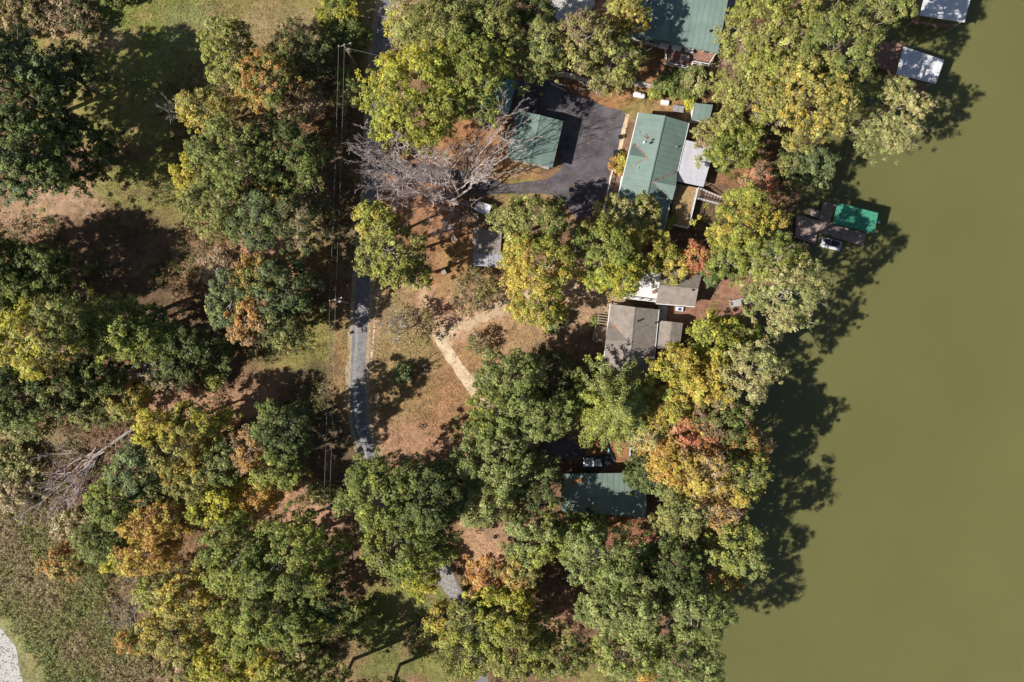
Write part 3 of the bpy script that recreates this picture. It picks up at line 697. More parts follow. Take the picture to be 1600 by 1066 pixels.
# jet ski on its floating lift
t = thing('jet_ski_lift', 'white floating drive-on platform at the emerald dock', 'dock float', (*G(1298, 380, -1), WZ))
LQ = [V(1286, 370, -.9), V(1316, 378, -.9), V(1312, 392, -.9), V(1282, 385, -.9)]
MB().prism([(p.x, p.y) for p in LQ], WZ - .15, -.92).build('float', M['white'], t)
for i in range(3):
    f = .25 + .25 * i; a, b_ = lerp(LQ[0], LQ[3], f), lerp(LQ[1], LQ[2], f); d = b_ - a; m_ = (a + b_) / 2
    MB().box((m_.x, m_.y, -.92), d.length * .9, .1, .08, math.atan2(d.y, d.x)).build('bunk', M['grey_metal'], t)
t = thing('jet_ski', 'dark blue and black jet ski parked on the white float', 'jet ski', (*G(1300, 379, -.8), -.85))
ang = math.atan2(-(376 - 386.0) * -1, 30)  # bow to the left, stern to the right
cx, cy_ = G(1300, 379.5, -.5); fw = Vector((-math.cos(.26), math.sin(.26), 0)); sd = Vector((-fw.y, fw.x, 0))
def jp(l, w, z): return Vector((cx, cy_, z)) + fw * l + sd * w
secs = [(1.5, .05, -.35), (1.2, .28, -.3), (.7, .45, -.25), (0, .52, -.28), (-.8, .5, -.3), (-1.4, .46, -.36)]
vs = []; fs = []
for l, w, zt in secs: vs += [jp(l, -w * .5, -.84), jp(l, w * .5, -.84), jp(l, w, -.55), jp(l, w * .7, zt), jp(l, -w * .7, zt), jp(l, -w, -.55)]
for i in range(len(secs) - 1):
    for j in range(6): fs.append((i * 6 + j, i * 6 + (j + 1) % 6, i * 6 + 6 + (j + 1) % 6, i * 6 + 6 + j))
fs += [tuple(range(6))[::-1], tuple(range(30, 36))]
MB().add(vs, fs).build('hull', mat('navy_gelcoat', (.012, .02, .06), .25, spec=.6), t, smooth=False)
mb = MB(); mb.tube([jp(.3, 0, -.12), jp(-.3, 0, -.08), jp(-1.15, 0, -.1)], [.2, .24, .2], 8); mb.build('seat', M['black'], t)
mb = MB(); mb.tube([jp(1.05, 0, -.25), jp(.5, 0, .08)], [.3, .2], 7); mb.build('hood', M['car'], t)
MB().tube([jp(.45, -.36, .16), jp(.55, 0, .12), jp(.45, .36, .16)], [.03, .035, .03], 6).build('handlebar', M['white'], t)
MB().box(jp(-1.2, 0, -.34), .5, .7, .03, math.atan2(fw.y, fw.x)).build('rear_deck', M['grey_metal'], t)

t = thing('boat_dock', 'boat dock with a white roof and reddish deck behind the pale tree', 'boat dock', (*G(1430, 108), WZ))
deck('', '', [[(1357, 62), (1397, 66), (1383, 108), (1360, 100)], [(1397, 64), (1411, 71), (1398, 118), (1384, 108)], [(1399, 117), (1450, 132), (1444, 152), (1394, 136)]], ZD, M['deck_red'], root=t, zb=-3.5, plank=.2)
dock_roof(t, [(1400, 116), (1462, 131), (1475, 94), (1412, 73)], 2.4, 2.7, M['white_metal'])
for px, py in ((1396, 65), (1444, 152), (1449, 132)):
    x, y = G(px, py, 0); MB().tube([(x, y, -3.5), (x, y, .35)], [.11, .11], 7).build('piling', M['wood'], t)
t = thing('boat_dock', 'boat dock with a tall white roof cut off by the top edge', 'boat dock', (*G(1478, 14), WZ))
deck('', '', [[(1426, 33), (1432, -14), (1442, -12), (1436, 35)], [(1426, 31), (1484, 39), (1483, 42), (1425, 35)]], ZD + .3, M['deck_red'], root=t, zb=-3.5, plank=.2)
dock_roof(t, [(1437, 24), (1507, 35), (1525, -36), (1455, -46)], 3.4, 3.8, M['white_metal'])
for (p, q_) in (((1437, 30), (1425, 36)), ((1455, 32), (1448, 37)), ((1474, 35), (1468, 39)), ((1500, 33), (1482, 43))):
    MB().tube([V(*p, 3.2), V(*q_, ZD + .35)], [.07, .07], 6).build('brace', M['wood'], t)

# seawall stones and gangway
sw = thing('seawall', 'low reddish stone seawall along the bank below the emerald dock', 'seawall', (*G(1253, 400), -1.2))
for i in range(9):
    y0 = 383 + i * 4.6; x, y = G(1252 + rnd.uniform(-.6, .6) - max(0, i - 6) * 1.2, y0)
    MB().box((x, y, -1.5), rnd.uniform(.45, .6), .48, rnd.uniform(1.15, 1.35), rnd.uniform(-.1, .1)).build('stone', M['brown_stone'], sw)
gw = thing('gangway', 'pale grey concrete ramp leading to the shore under the pale cypress', 'ramp', (*G(1157, 473), 0))
q4 = [V(1143, 470, .5), V(1174, 463, .5), V(1176, 470, .45), V(1145, 477, .45)]
MB().slab(q4, .18).build('slab', M['concrete'], gw)
for p in q4: MB().box((p.x * .995, p.y, -.6), .2, .2, .95).build('support', M['concrete'], gw)

# ------------------------------------------------------------------ yard things
t = thing('propane_tank', 'white horizontal propane tank on the lawn above the long green house', 'propane tank', (*G(999, 149), 0))
a, b_ = V(989.5, 147, .65), V(1008.5, 151, .65); d = (b_ - a).normalized()
MB().tube([a, a + d * .1, a + d * .3, b_ - d * .3, b_ - d * .1, b_], [.1, .34, .46, .46, .34, .1], 14).build('tank', M['white'], t, smooth=True)
m_ = (a + b_) / 2; MB().tube([m_ + Vector((0, 0, .4)), m_ + Vector((0, 0, .62))], [.17, .17], 8).build('valve_cover', M['white'], t)
for f in (.25, .75):
    p = lerp(a, b_, f); MB().box((p.x, p.y, 0), .12, .7, .35, math.atan2(d.y, d.x)).build('leg', M['concrete'], t)
t = thing('storage_box', 'low white storage box on the lawn beside the grey table', 'box', (*G(1039, 160), 0))
x, y = G(1039, 160, .6); MB().box((x, y, 0), 1.3, .68, .5, -.12).build('body', M['white'], t); MB().box((x, y, .503), 1.38, .74, .08, -.12).build('lid', M['white'], t)
for lab, px, py, sc in (('black bin at the edge of the drive nearest the yellow bush', 963, 239, 1.15), ('smaller black bin on the sandy path higher along the drive', 970, 213, .8)):
    t = thing('bin', lab, 'bin', (*G(px, py), 0), 'bins along the sandy path'); x, y = G(px, py, .9)
    MB().prism([(x - .3 * sc, y - .33 * sc), (x + .3 * sc, y - .33 * sc), (x + .3 * sc, y + .33 * sc), (x - .3 * sc, y + .33 * sc)], 0, .95 * sc).build('body', M['black'], t)
    MB().box((x, y, .955 * sc), .7 * sc, .76 * sc, .07, .1).build('lid', M['black'], t)
    for s_ in (-1, 1): MB().tube([(x + s_ * .31 * sc, y + .33 * sc, .12), (x + s_ * .38 * sc, y + .33 * sc, .12)], [.12, .12], 8).build('wheel', M['black'], t)
def wall_thing(label, pxs, z, w, m, blocks=True):
    P = [V(*p, z) for p in pxs]; c = sum(P, Vector()) / len(P); t_ = thing('retaining_wall', label, 'wall', (c.x, c.y, 0))
    for a, b_ in zip(P, P[1:]):
        d = b_ - a; k = max(1, round(d.length / 1.2)); ang = math.atan2(d.y, d.x)
        for i in range(k):
            p = a + d * (i + .5) / k; MB().box((p.x, p.y, -.1), d.length / k - .03, w * rnd.uniform(.92, 1.05), z + .1 + rnd.uniform(-.03, .03), ang).build('block', m, t_)
wall_thing('pale stone retaining wall in shade behind the dark driveway', [(862, 113), (890, 117), (917, 126)], .6, .7, M['stone'])
wall_thing('pale stone retaining wall above the white propane tank', [(988, 129), (1006, 132), (1026, 137)], .5, .8, M['stone'])
o = MB(); a, b_ = V(860, 130, .1), V(885, 142, .1); d = b_ - a; m_ = (a + b_) / 2
o.box((m_.x, m_.y, .025), d.length, .25, .14, math.atan2(d.y, d.x)).box((m_.x, m_.y, .17), d.length * .97, .12, .03, math.atan2(d.y, d.x))
tag(o.build('timber', M['stone']), 'long pale timber lying on the shaded end of the driveway', 'timber')
t = thing('sign', 'small square white sign on a post among thin brown saplings', 'sign', (*G(726, 470), 0))
x, y = G(726, 470, .5); MB().box((x, y, 0), .08, .08, 1.3).build('post', M['wood'], t); MB().slab([(x - .3, y - .25, 1.25), (x + .3, y - .3, 1.25), (x + .32, y + .22, 1.55), (x - .28, y + .27, 1.55)], .04).build('panel', M['white'], t)
t = thing('crate', 'pale wooden crate beside the foot of the leaning post', 'crate', (*G(693, 424), 0))
x, y = G(693, 424, .5); mb = MB(); MB().box((x, y, 0), .75, 1.15, .7, .45).build('body', M['wood'], t)
for i in range(3): MB().box((x + (i - 1) * .24 * math.cos(.45), y + (i - 1) * .24 * math.sin(.45), .703), .2, 1.18, .05, .45).build('slat', M['stone'], t)
t = thing('post', 'tall leaning wooden post beside the round olive tree by the road', 'post', (*G(682, 427), 0))
MB().tube([V(682, 427, -.2), V(676, 424, 3.2), V(669, 421, 6.2)], [.19, .16, .13], 8).build('pole', M['wood'], t)
MB().tube([V(669, 421, 6.2), V(668.6, 420.8, 6.32)], [.17, .15], 8).build('cap', M['steel'], t)
# pickup and kayaks by the shaded house
t = thing('pickup', 'dark pickup truck with pale bed cover parked above the dull green house', 'pickup', (*G(933, 722), 0))
x0, y0 = G(933, 722, 1); ang = .06; cu, su = math.cos(ang), math.sin(ang)
def cp(l, w, z=0): return (x0 + l * cu - w * su, y0 + l * su + w * cu, z)
secs = [(-2.3, .85, .55, .95), (-2.2, .9, .4, 1.0), (0.9, .92, .38, 1.02), (1.9, .9, .4, .98), (2.35, .8, .5, .85)]
vs = []; fs = []
for l, w, zb, zt in secs: vs += [cp(l, -w, zb), cp(l, w, zb), cp(l, w, zt), cp(l, -w, zt)]
for i in range(4):
    for j in range(4): fs.append((i * 4 + j, i * 4 + (j + 1) % 4, i * 4 + 4 + (j + 1) % 4, i * 4 + 4 + j))
fs += [(3, 2, 1, 0), (16, 17, 18, 19)]
MB().add(vs, fs).build('body', M['car'], t)
vs = [cp(-.45, -.82, 1.0), cp(-.45, .82, 1.0), cp(1.25, .82, 1.0), cp(1.25, -.82, 1.0), cp(-.3, -.68, 1.62), cp(-.3, .68, 1.62), cp(.65, .68, 1.62), cp(.65, -.68, 1.62)]
MB().add(vs, [(4, 7, 6, 5), (0, 4, 5, 1), (1, 5, 6, 2), (2, 6, 7, 3), (3, 7, 4, 0)]).build('cab', M['car'], t)
tarp = mat('pale_cover', (.42, .46, .5), .5)
MB().box(cp(.18, 0, 1.625), .85, 1.2, .03, ang).build('roof_panel', tarp, t)
MB().box(cp(-1.75, 0, 1.02), .85, 1.5, .06, ang).build('bed_cover', tarp, t); MB().box(cp(-.95, 0, 1.02), .7, 1.5, .06, ang).build('bed_cover', tarp, t)
MB().slab([cp(.69, -.62, 1.58), cp(.69, .62, 1.58), cp(1.22, .74, 1.06), cp(1.22, -.74, 1.06)], -.02).build('windscreen', M['glass'], t)
for l in (-1.45, 1.5):
    for w in (-.86, .86):
        a, b_ = cp(l, w - .1, .36), cp(l, w + .1, .36); wh = MB().tube([a, b_], [.36, .36], 12).build('wheel', M['black'], t)
for w in (-.6, .6): MB().box(cp(2.33, w, .66), .06, .3, .14, ang).build('headlight', M['white'], t)
def kayak(label, pts, w):
    P = catmull([G(*p, .5) for p in pts], 4); n = len(P); t_ = thing('kayak', label, 'kayak', (P[n // 2].x, P[n // 2].y, 0), 'pale blue kayaks')
    MB().tube([(p.x, p.y, .22) for p in P], [max(.03, w * math.sin(math.pi * (i + .25) / (n - .5)) ** .6) for i, p in enumerate(P)], 9).build('hull', M['kayak'], t_, smooth=True)
    p = P[n // 2]; d = P[n // 2 + 1] - P[n // 2 - 1]; MB().box((p.x, p.y, .22 + w * .8), .7, w * .9, .08, math.atan2(d.y, d.x)).build('cockpit', M['black'], t_)
kayak('narrow pale blue kayak lying next to the dark pickup', [(951, 699), (953, 710), (961, 721)], .26)
kayak('narrow pale blue kayak under the right edge of the star shaped tree', [(985, 697), (986, 706), (984, 716)], .22)

# utility poles and lines
def pole(label, px, py, h, seed):
    x, y = G(px, py); t_ = thing('utility_pole', label, 'utility pole', (x, y, 0), 'utility poles along the lane')
    MB().tube([(x, y, -.3), (x, y, h)], [.17, .12], 8).build('pole', M['wood'], t_)
    cr = MB().box((x, y + .16, h - .7), 2.2, .12, .14, 0.25).build('crossarm', M['wood'], t_)
    for s_ in (-.95, .0, .95): MB().tube([(x + s_ * .97, y + .16 + s_ * .24, h - .555), (x + s_ * .97, y + .16 + s_ * .24, h - .3)], [.06, .09], 6).build('insulator', M['white'], cr)
    MB().tube([(x + .32, y - .1, h - 2.4), (x + .32, y - .1, h - 1.4)], [.24, .24], 10).build('transformer', M['steel'], t_)
    return Vector((x, y, h))
P1 = pole('utility pole beside the shrubs at the upper bend of the lane', 558, 106, 9.2, 1)
P2 = pole('utility pole in shadow halfway down the left of the lane', 545, 474, 9.2, 2)
P3 = pole('utility pole among trees at the lower end of the two wires', 533, 850, 9.2, 3)
def wire(label, a, b_, sag=.5, r=.015):
    pts = [lerp(a, b_, i / 16) - Vector((0, 0, sag * 4 * (i / 16) * (1 - i / 16))) for i in range(17)]
    o_ = MB().tube(pts, [r] * 17, 4).build('power_line', M['wire']); return tag(o_, label, 'wire', 'overhead wires')
for s_, nm in ((-.92, 'left'), (.0, 'right')):
    off = Vector((s_, .16 + s_ * .24, -.28))
    wire(f'{nm} wire of the pair strung over the lower lane shadow', P2 + off, P3 + off)
    wire(f'{nm} wire of the pair strung between the upper and middle pole', P1 + off, P2 + off)
wire('single service wire crossing the lane from the upper pole', P1 + Vector((0, 0, -1.2)), V(752, 122, 4.0), .3)

# ------------------------------------------------------------------ foliage
PAL = {'DG': (.088, .112, .034), 'G': (.160, .195, .045), 'BG': (.125, .160, .070), 'LG': (.262, .282, .046), 'OL': (.265, .255, .072), 'PG': (.245, .275, .088),
       'YG': (.48, .35, .058), 'YE': (.45, .40, .036), 'OR': (.47, .25, .068), 'RD': (.56, .19, .10), 'BR': (.29, .205, .115), 'TN': (.42, .31, .19), 'PT': (.37, .33, .135)}

def leaf_object(name, c, n, s, col, m, parent=None, kind=None, elong=0.62):
    N = len(c)
    n = n / np.linalg.norm(n, axis=1, keepdims=True)
    r = NR.normal(size=(N, 3)); t = np.cross(n, r); t /= np.linalg.norm(t, axis=1, keepdims=True) + 1e-9
    b_ = np.cross(n, t); s = s[:, None]
    v = np.stack([c - t * s - b_ * s * elong * .75, c + t * s - b_ * s * elong * .6 + n * s * .15, c + b_ * s * elong * 1.5], 1).reshape(-1, 3)
    me_ = bpy.data.meshes.new(name); me_.vertices.add(3 * N); me_.vertices.foreach_set('co', v.ravel().astype(np.float32))
    me_.loops.add(3 * N); me_.loops.foreach_set('vertex_index', np.arange(3 * N, dtype=np.int32))
    me_.polygons.add(N); me_.polygons.foreach_set('loop_start', np.arange(0, 3 * N, 3, dtype=np.int32))
    me_.update(calc_edges=True)
    a = me_.attributes.new('Col', 'FLOAT_COLOR', 'FACE')
    a.data.foreach_set('color', np.concatenate([col, np.ones((N, 1))], 1).ravel().astype(np.float32))
    me_.materials.append(m); o_ = bpy.data.objects.new(name, me_); COL.objects.link(o_)
    if parent: o_.parent = parent
    if kind: o_['kind'] = kind
    return o_

PAL = {k: tuple(min(.62, x * 1.16 + .07 * sum(v) / 3) for x in v) for k, v in PAL.items()}
LEAVES = 0
def crown_points(rx, ry, rz, style, dens):
    """clumps of leaf sprays on the lobes of a crown centred on the origin"""
    rm = (rx + ry) / 2
    if style == 'star':
        C = []
        for lev in range(9):
            f = lev / 8; z = (-.75 + 1.7 * f) * rz; L = (1 - f) ** .75 * 1.02 + .06; k = max(4, int(14 * (1 - f) + 4)); a0 = NR.uniform(0, 6.28)
            for i in range(k):
                a = a0 + 6.283 * i / k + NR.uniform(-.2, .2); Lk = L * NR.uniform(.75, 1.1)
                for u in np.arange(.12, 1.0, .55 / max(2.0, rm)):
                    C.append((math.cos(a) * Lk * u * rx + NR.normal() * .2, math.sin(a) * Lk * u * ry + NR.normal() * .2, z - .22 * u * rm * .5 + NR.normal() * .15))
        C = np.array(C); cr = NR.uniform(.4, .75, len(C)); out = C * np.array([1, 1, 0]) + np.array([0, 0, rm * .8])
        return C, cr, out
    K = int(12 + rm * 3.4); C = []; cr = []; out = []
    ga = NR.uniform(0, 6.28)
    lob = []
    for i in range(K):
        az = ga + i * 2.39996 + NR.normal() * .25; el = math.asin(np.clip(-.5 + 1.48 * ((i + .5) / K) ** .85, -.55, .98))
        f = NR.uniform(.46, .86); lr = rm * NR.uniform(.15, .33) + .2
        lob.append((np.array([math.cos(az) * math.cos(el) * rx * f, math.sin(az) * math.cos(el) * ry * f, math.sin(el) * rz * f]), lr))
    c0 = .40 if style == 'fine' else .50
    for p, lr in lob:
        k = int(.98 * lr * lr / (c0 * c0) * dens) + 2
        d = NR.normal(size=(k, 3)); d[:, 2] += .55; d += p / (np.linalg.norm(p) + 1e-6) * .7
        d /= np.linalg.norm(d, axis=1, keepdims=True)
        rr = lr * (NR.uniform(.45, 1.1, (k, 1)) + (NR.uniform(size=(k, 1)) < .14) * NR.uniform(.05, .45, (k, 1))) * np.array([[1, 1, .85]])
        C.append(p + d * rr); cr.append(NR.uniform(.5, 1.45, k) * c0); out.append(d)
    # thin skirt of outlying sprays, so the edge is feathery and neighbours interlock
    k = int(.9 * rx * ry * dens) + 4; a = NR.uniform(0, 6.283, k); f = np.sqrt(NR.uniform(.5, 1.28, k)); wob = 1 + .16 * np.sin(a * 3 + ga) + .12 * np.sin(a * 5 + 2 * ga)
    z = rz * (.55 - .95 * f * f * NR.uniform(.5, 1.1, k))
    C.append(np.stack([np.cos(a) * f * rx * wob * .93, np.sin(a) * f * ry * wob * .93, np.clip(z, -.95 * rz, rz)], 1)); cr.append(NR.uniform(.55, 1.3, k) * c0)
    out.append(np.stack([np.cos(a), np.sin(a), np.full(k, .6)], 1))
    return np.concatenate(C), np.concatenate(cr), np.concatenate(out)

def foliage(name, parent, rx, ry, rz, zc_, c1, c2, frac, style='', dens=1.0, off=(0, 0)):
    global LEAVES
    C, cr, out = crown_points(rx, ry, rz, style, dens); K = len(C)
    per = {'fine': 38, 'star': 34, 'sparse': 16}.get(style, 36)
    # how far a clump has turned: patches on one side plus scatter
    ph = NR.uniform(0, 6.28, 3); q = C / max(rx, 1)
    g_ = .5 + .28 * np.sin(q[:, 0] * 2.6 + ph[0]) + .28 * np.sin(q[:, 1] * 2.9 + ph[1]) + NR.normal(size=K) * .24
    g_ += NR.normal(size=K) * .3
    order = g_.argsort().argsort() / max(1, K - 1)
    mixv = np.clip((order - (1 - frac * .85)) / .34 + .5, 0, 1)
    bright = np.exp(NR.normal(size=K) * .24)
    idx = np.repeat(np.arange(K), per); N = len(idx)
    d = NR.normal(size=(N, 3)); d /= np.linalg.norm(d, axis=1, keepdims=True); rad = NR.uniform(0, 1, (N, 1)) ** .45
    pos = C[idx] + d * rad * cr[idx, None] * np.array([1.15, 1.15, .62])
    nrm = d * .55 + out[idx] / (np.linalg.norm(out[idx], axis=1, keepdims=True) + 1e-6) * .5 + np.array([0, 0, .75]) + NR.normal(size=(N, 3)) * .42
    sz = {'fine': (.085, .17), 'star': (.10, .20), 'sparse': (.10, .19)}.get(style, (.10, .215))
    s = NR.uniform(sz[0], sz[1], N)
    a, b_ = np.array(PAL[c1]), np.array(PAL[c2])
    mm = np.clip(mixv[idx] + NR.normal(size=N) * .16, 0, 1)[:, None]
    col = (a * (1 - mm) + b_ * mm) * bright[idx, None] * np.exp(NR.normal(size=(N, 1)) * .20) * np.exp(NR.normal(size=(N, 3)) * .06)
    # a few dry or pale leaves everywhere
    dry = NR.uniform(size=N) < .05; col[dry] = np.array([.30, .22, .10]) * np.exp(NR.normal(size=(dry.sum(), 1)) * .2)
    LEAVES += N
    return C, leaf_object(name, pos + np.array([off[0], off[1], zc_]), nrm, s, np.clip(col, .008, .7), M['leaf'], parent)

def grow(mb, p0, p1, r0, depth, rng, sides=4, bend=.12, kids=5, shrink=.45):
    p0, p1 = Vector(p0), Vector(p1); L = (p1 - p0).length; n = 5 if depth > 0 else 3; pts = [p0]
    for i in range(1, n + 1):
        f = i / n; j = Vector((rng.gauss(0, 1), rng.gauss(0, 1), rng.gauss(0, .7))) * L * bend * .35 * (1 if i < n else 0)
        pts.append(lerp(p0, p1, f) + j)
    mb.tube(pts, [max(.02, r0 * (1 - .82 * i / n)) for i in range(n + 1)], sides if depth > 1 else 3, cap=False)
    if depth <= 0: return
    D_ = (p1 - p0).normalized()
    for k in range(kids):
        f = .25 + .75 * (k + rng.random()) / kids; i = min(n - 1, int(f * n)); s_ = lerp(pts[i], pts[i + 1], f * n - i)
        dv = (D_ + Vector((rng.gauss(0, .5), rng.gauss(0, .5), rng.gauss(.08, .38)))).normalized()
        grow(mb, s_, s_ + dv * L * shrink * rng.uniform(.6, 1.15) * (1.15 - .5 * f), max(.014, r0 * .48 * (1.15 - .6 * f)), depth - 1, rng, sides, bend, kids, shrink)

GRP = 'autumn trees around the lakeside houses'
TREES = []
def tree(px, py, rx, ry, h, c1, c2, frac, label, style='', base=None, dens=1.0, name='tree', bark=None):
    global NR
    if c1 == 'DG' and h > 15: dens *= 1.35
    if rx > 90 and px < 60: dens *= 1.3
    rng = random.Random(hash((px * 7919 + py * 104729 + rx)) & 0xffffff); NR = np.random.RandomState((px * 31 + py * 17 + rx * 7 + 5000) % 100000)
    shrub = h < 6
    if h > 11: h *= 1.1
    crown_h = h * (.92 if shrub else .68); zc_ = h - crown_h * (.52 if shrub else .46); k = S * (1 - zc_ / H)
    RX, RY = rx * k * 1.07, ry * k * 1.07; RZ = crown_h * .5
    RZ = min(RZ, max(RX, RY) * 1.12) if not style == 'star' else RZ
    if not style and not shrub: zc_ = h - RZ; k = S * (1 - zc_ / H); RX, RY = rx * k * 1.07, ry * k * 1.07
    cx_, cy2 = G(px, py, zc_); bx, by = G(*base) if base else (cx_, cy2)
    bz = float(ground_z(np.array(bx), np.array(by)))
    t_ = thing(name, label, 'shrub' if name == 'shrub' else 'tree', (bx, by, bz), GRP if name == 'tree' else 'shrubs around the yards')
    off = (cx_ - bx, cy2 - by)
    C, cr_ = foliage('crown', t_, RX, RY, RZ, zc_ - bz, c1, c2, frac, style, dens, off)
    r0 = .05 + h * .013; L0 = Vector((bx, by, bz)); top = Vector((cx_, cy2, zc_ + RZ * .35))
    tp = [L0 - Vector((0, 0, .3)), lerp(L0, top, .35) + Vector((rng.gauss(0, .15), rng.gauss(0, .15), 0)), lerp(L0, top, .7), top]
    bm_ = M[bark] if bark else (M['bark'] if rng.random() < .55 else M['grey_bark'])
    MB().tube(tp, [r0 * 1.25, r0, r0 * .7, r0 * .25], 7).build('trunk', bm_, t_)
    br = MB(); idx = list(range(len(C))); rng.shuffle(idx)
    for i in idx[:(11 if not shrub else 3)]:
        e = Vector(C[i]) + Vector((cx_, cy2, zc_)); f = rng.uniform(.3, .85); s_ = lerp(tp[1], tp[3], f * .9)
        if e.z < s_.z - 1: s_ = lerp(tp[1], tp[3], .05)
        grow(br, s_, e + (e - s_) * .04, r0 * .42, 1, rng, 4, .16, 4, .4)
    br.build('branches', M['pale_bark'] if rng.random() < .5 else M['grey_bark'], t_)
    TREES.append((bx, by)); return t_

def bare_tree(px, py, ends, r0, label, depth=3, kids=5, m='grey_bark', fork=1.8, name='tree', cat='tree', group=GRP, seed=3, lean=(0, 0), z0=-.3, shrink=.42, leaves=None):
    rng = random.Random(seed); x, y = G(px, py); t_ = thing(name, label, cat, (x, y, 0), group)
    f_ = Vector((x + lean[0], y + lean[1], fork)); MB().tube([(x, y, z0), lerp(Vector((x, y, 0)), f_, .5), f_], [r0 * 1.3, r0 * 1.05, r0], 8).build('trunk', M[m], t_)
    mb = MB()
    for e in ends: grow(mb, f_ - Vector((0, 0, rng.uniform(0, .5))), V(*e), r0 * rng.uniform(.4, .62), depth, rng, 5, .17, kids, shrink)
    mb.build('branches', M[m], t_)
    if leaves:
        px_, py_, rx, ry, rz, zc_, c1, c2, dn = leaves; q = G(px_, py_, zc_)
        foliage('crown', t_, rx * S, ry * S, rz, zc_, c1, c2, .5, 'sparse', dn, (q[0] - x, q[1] - y))
    return t_

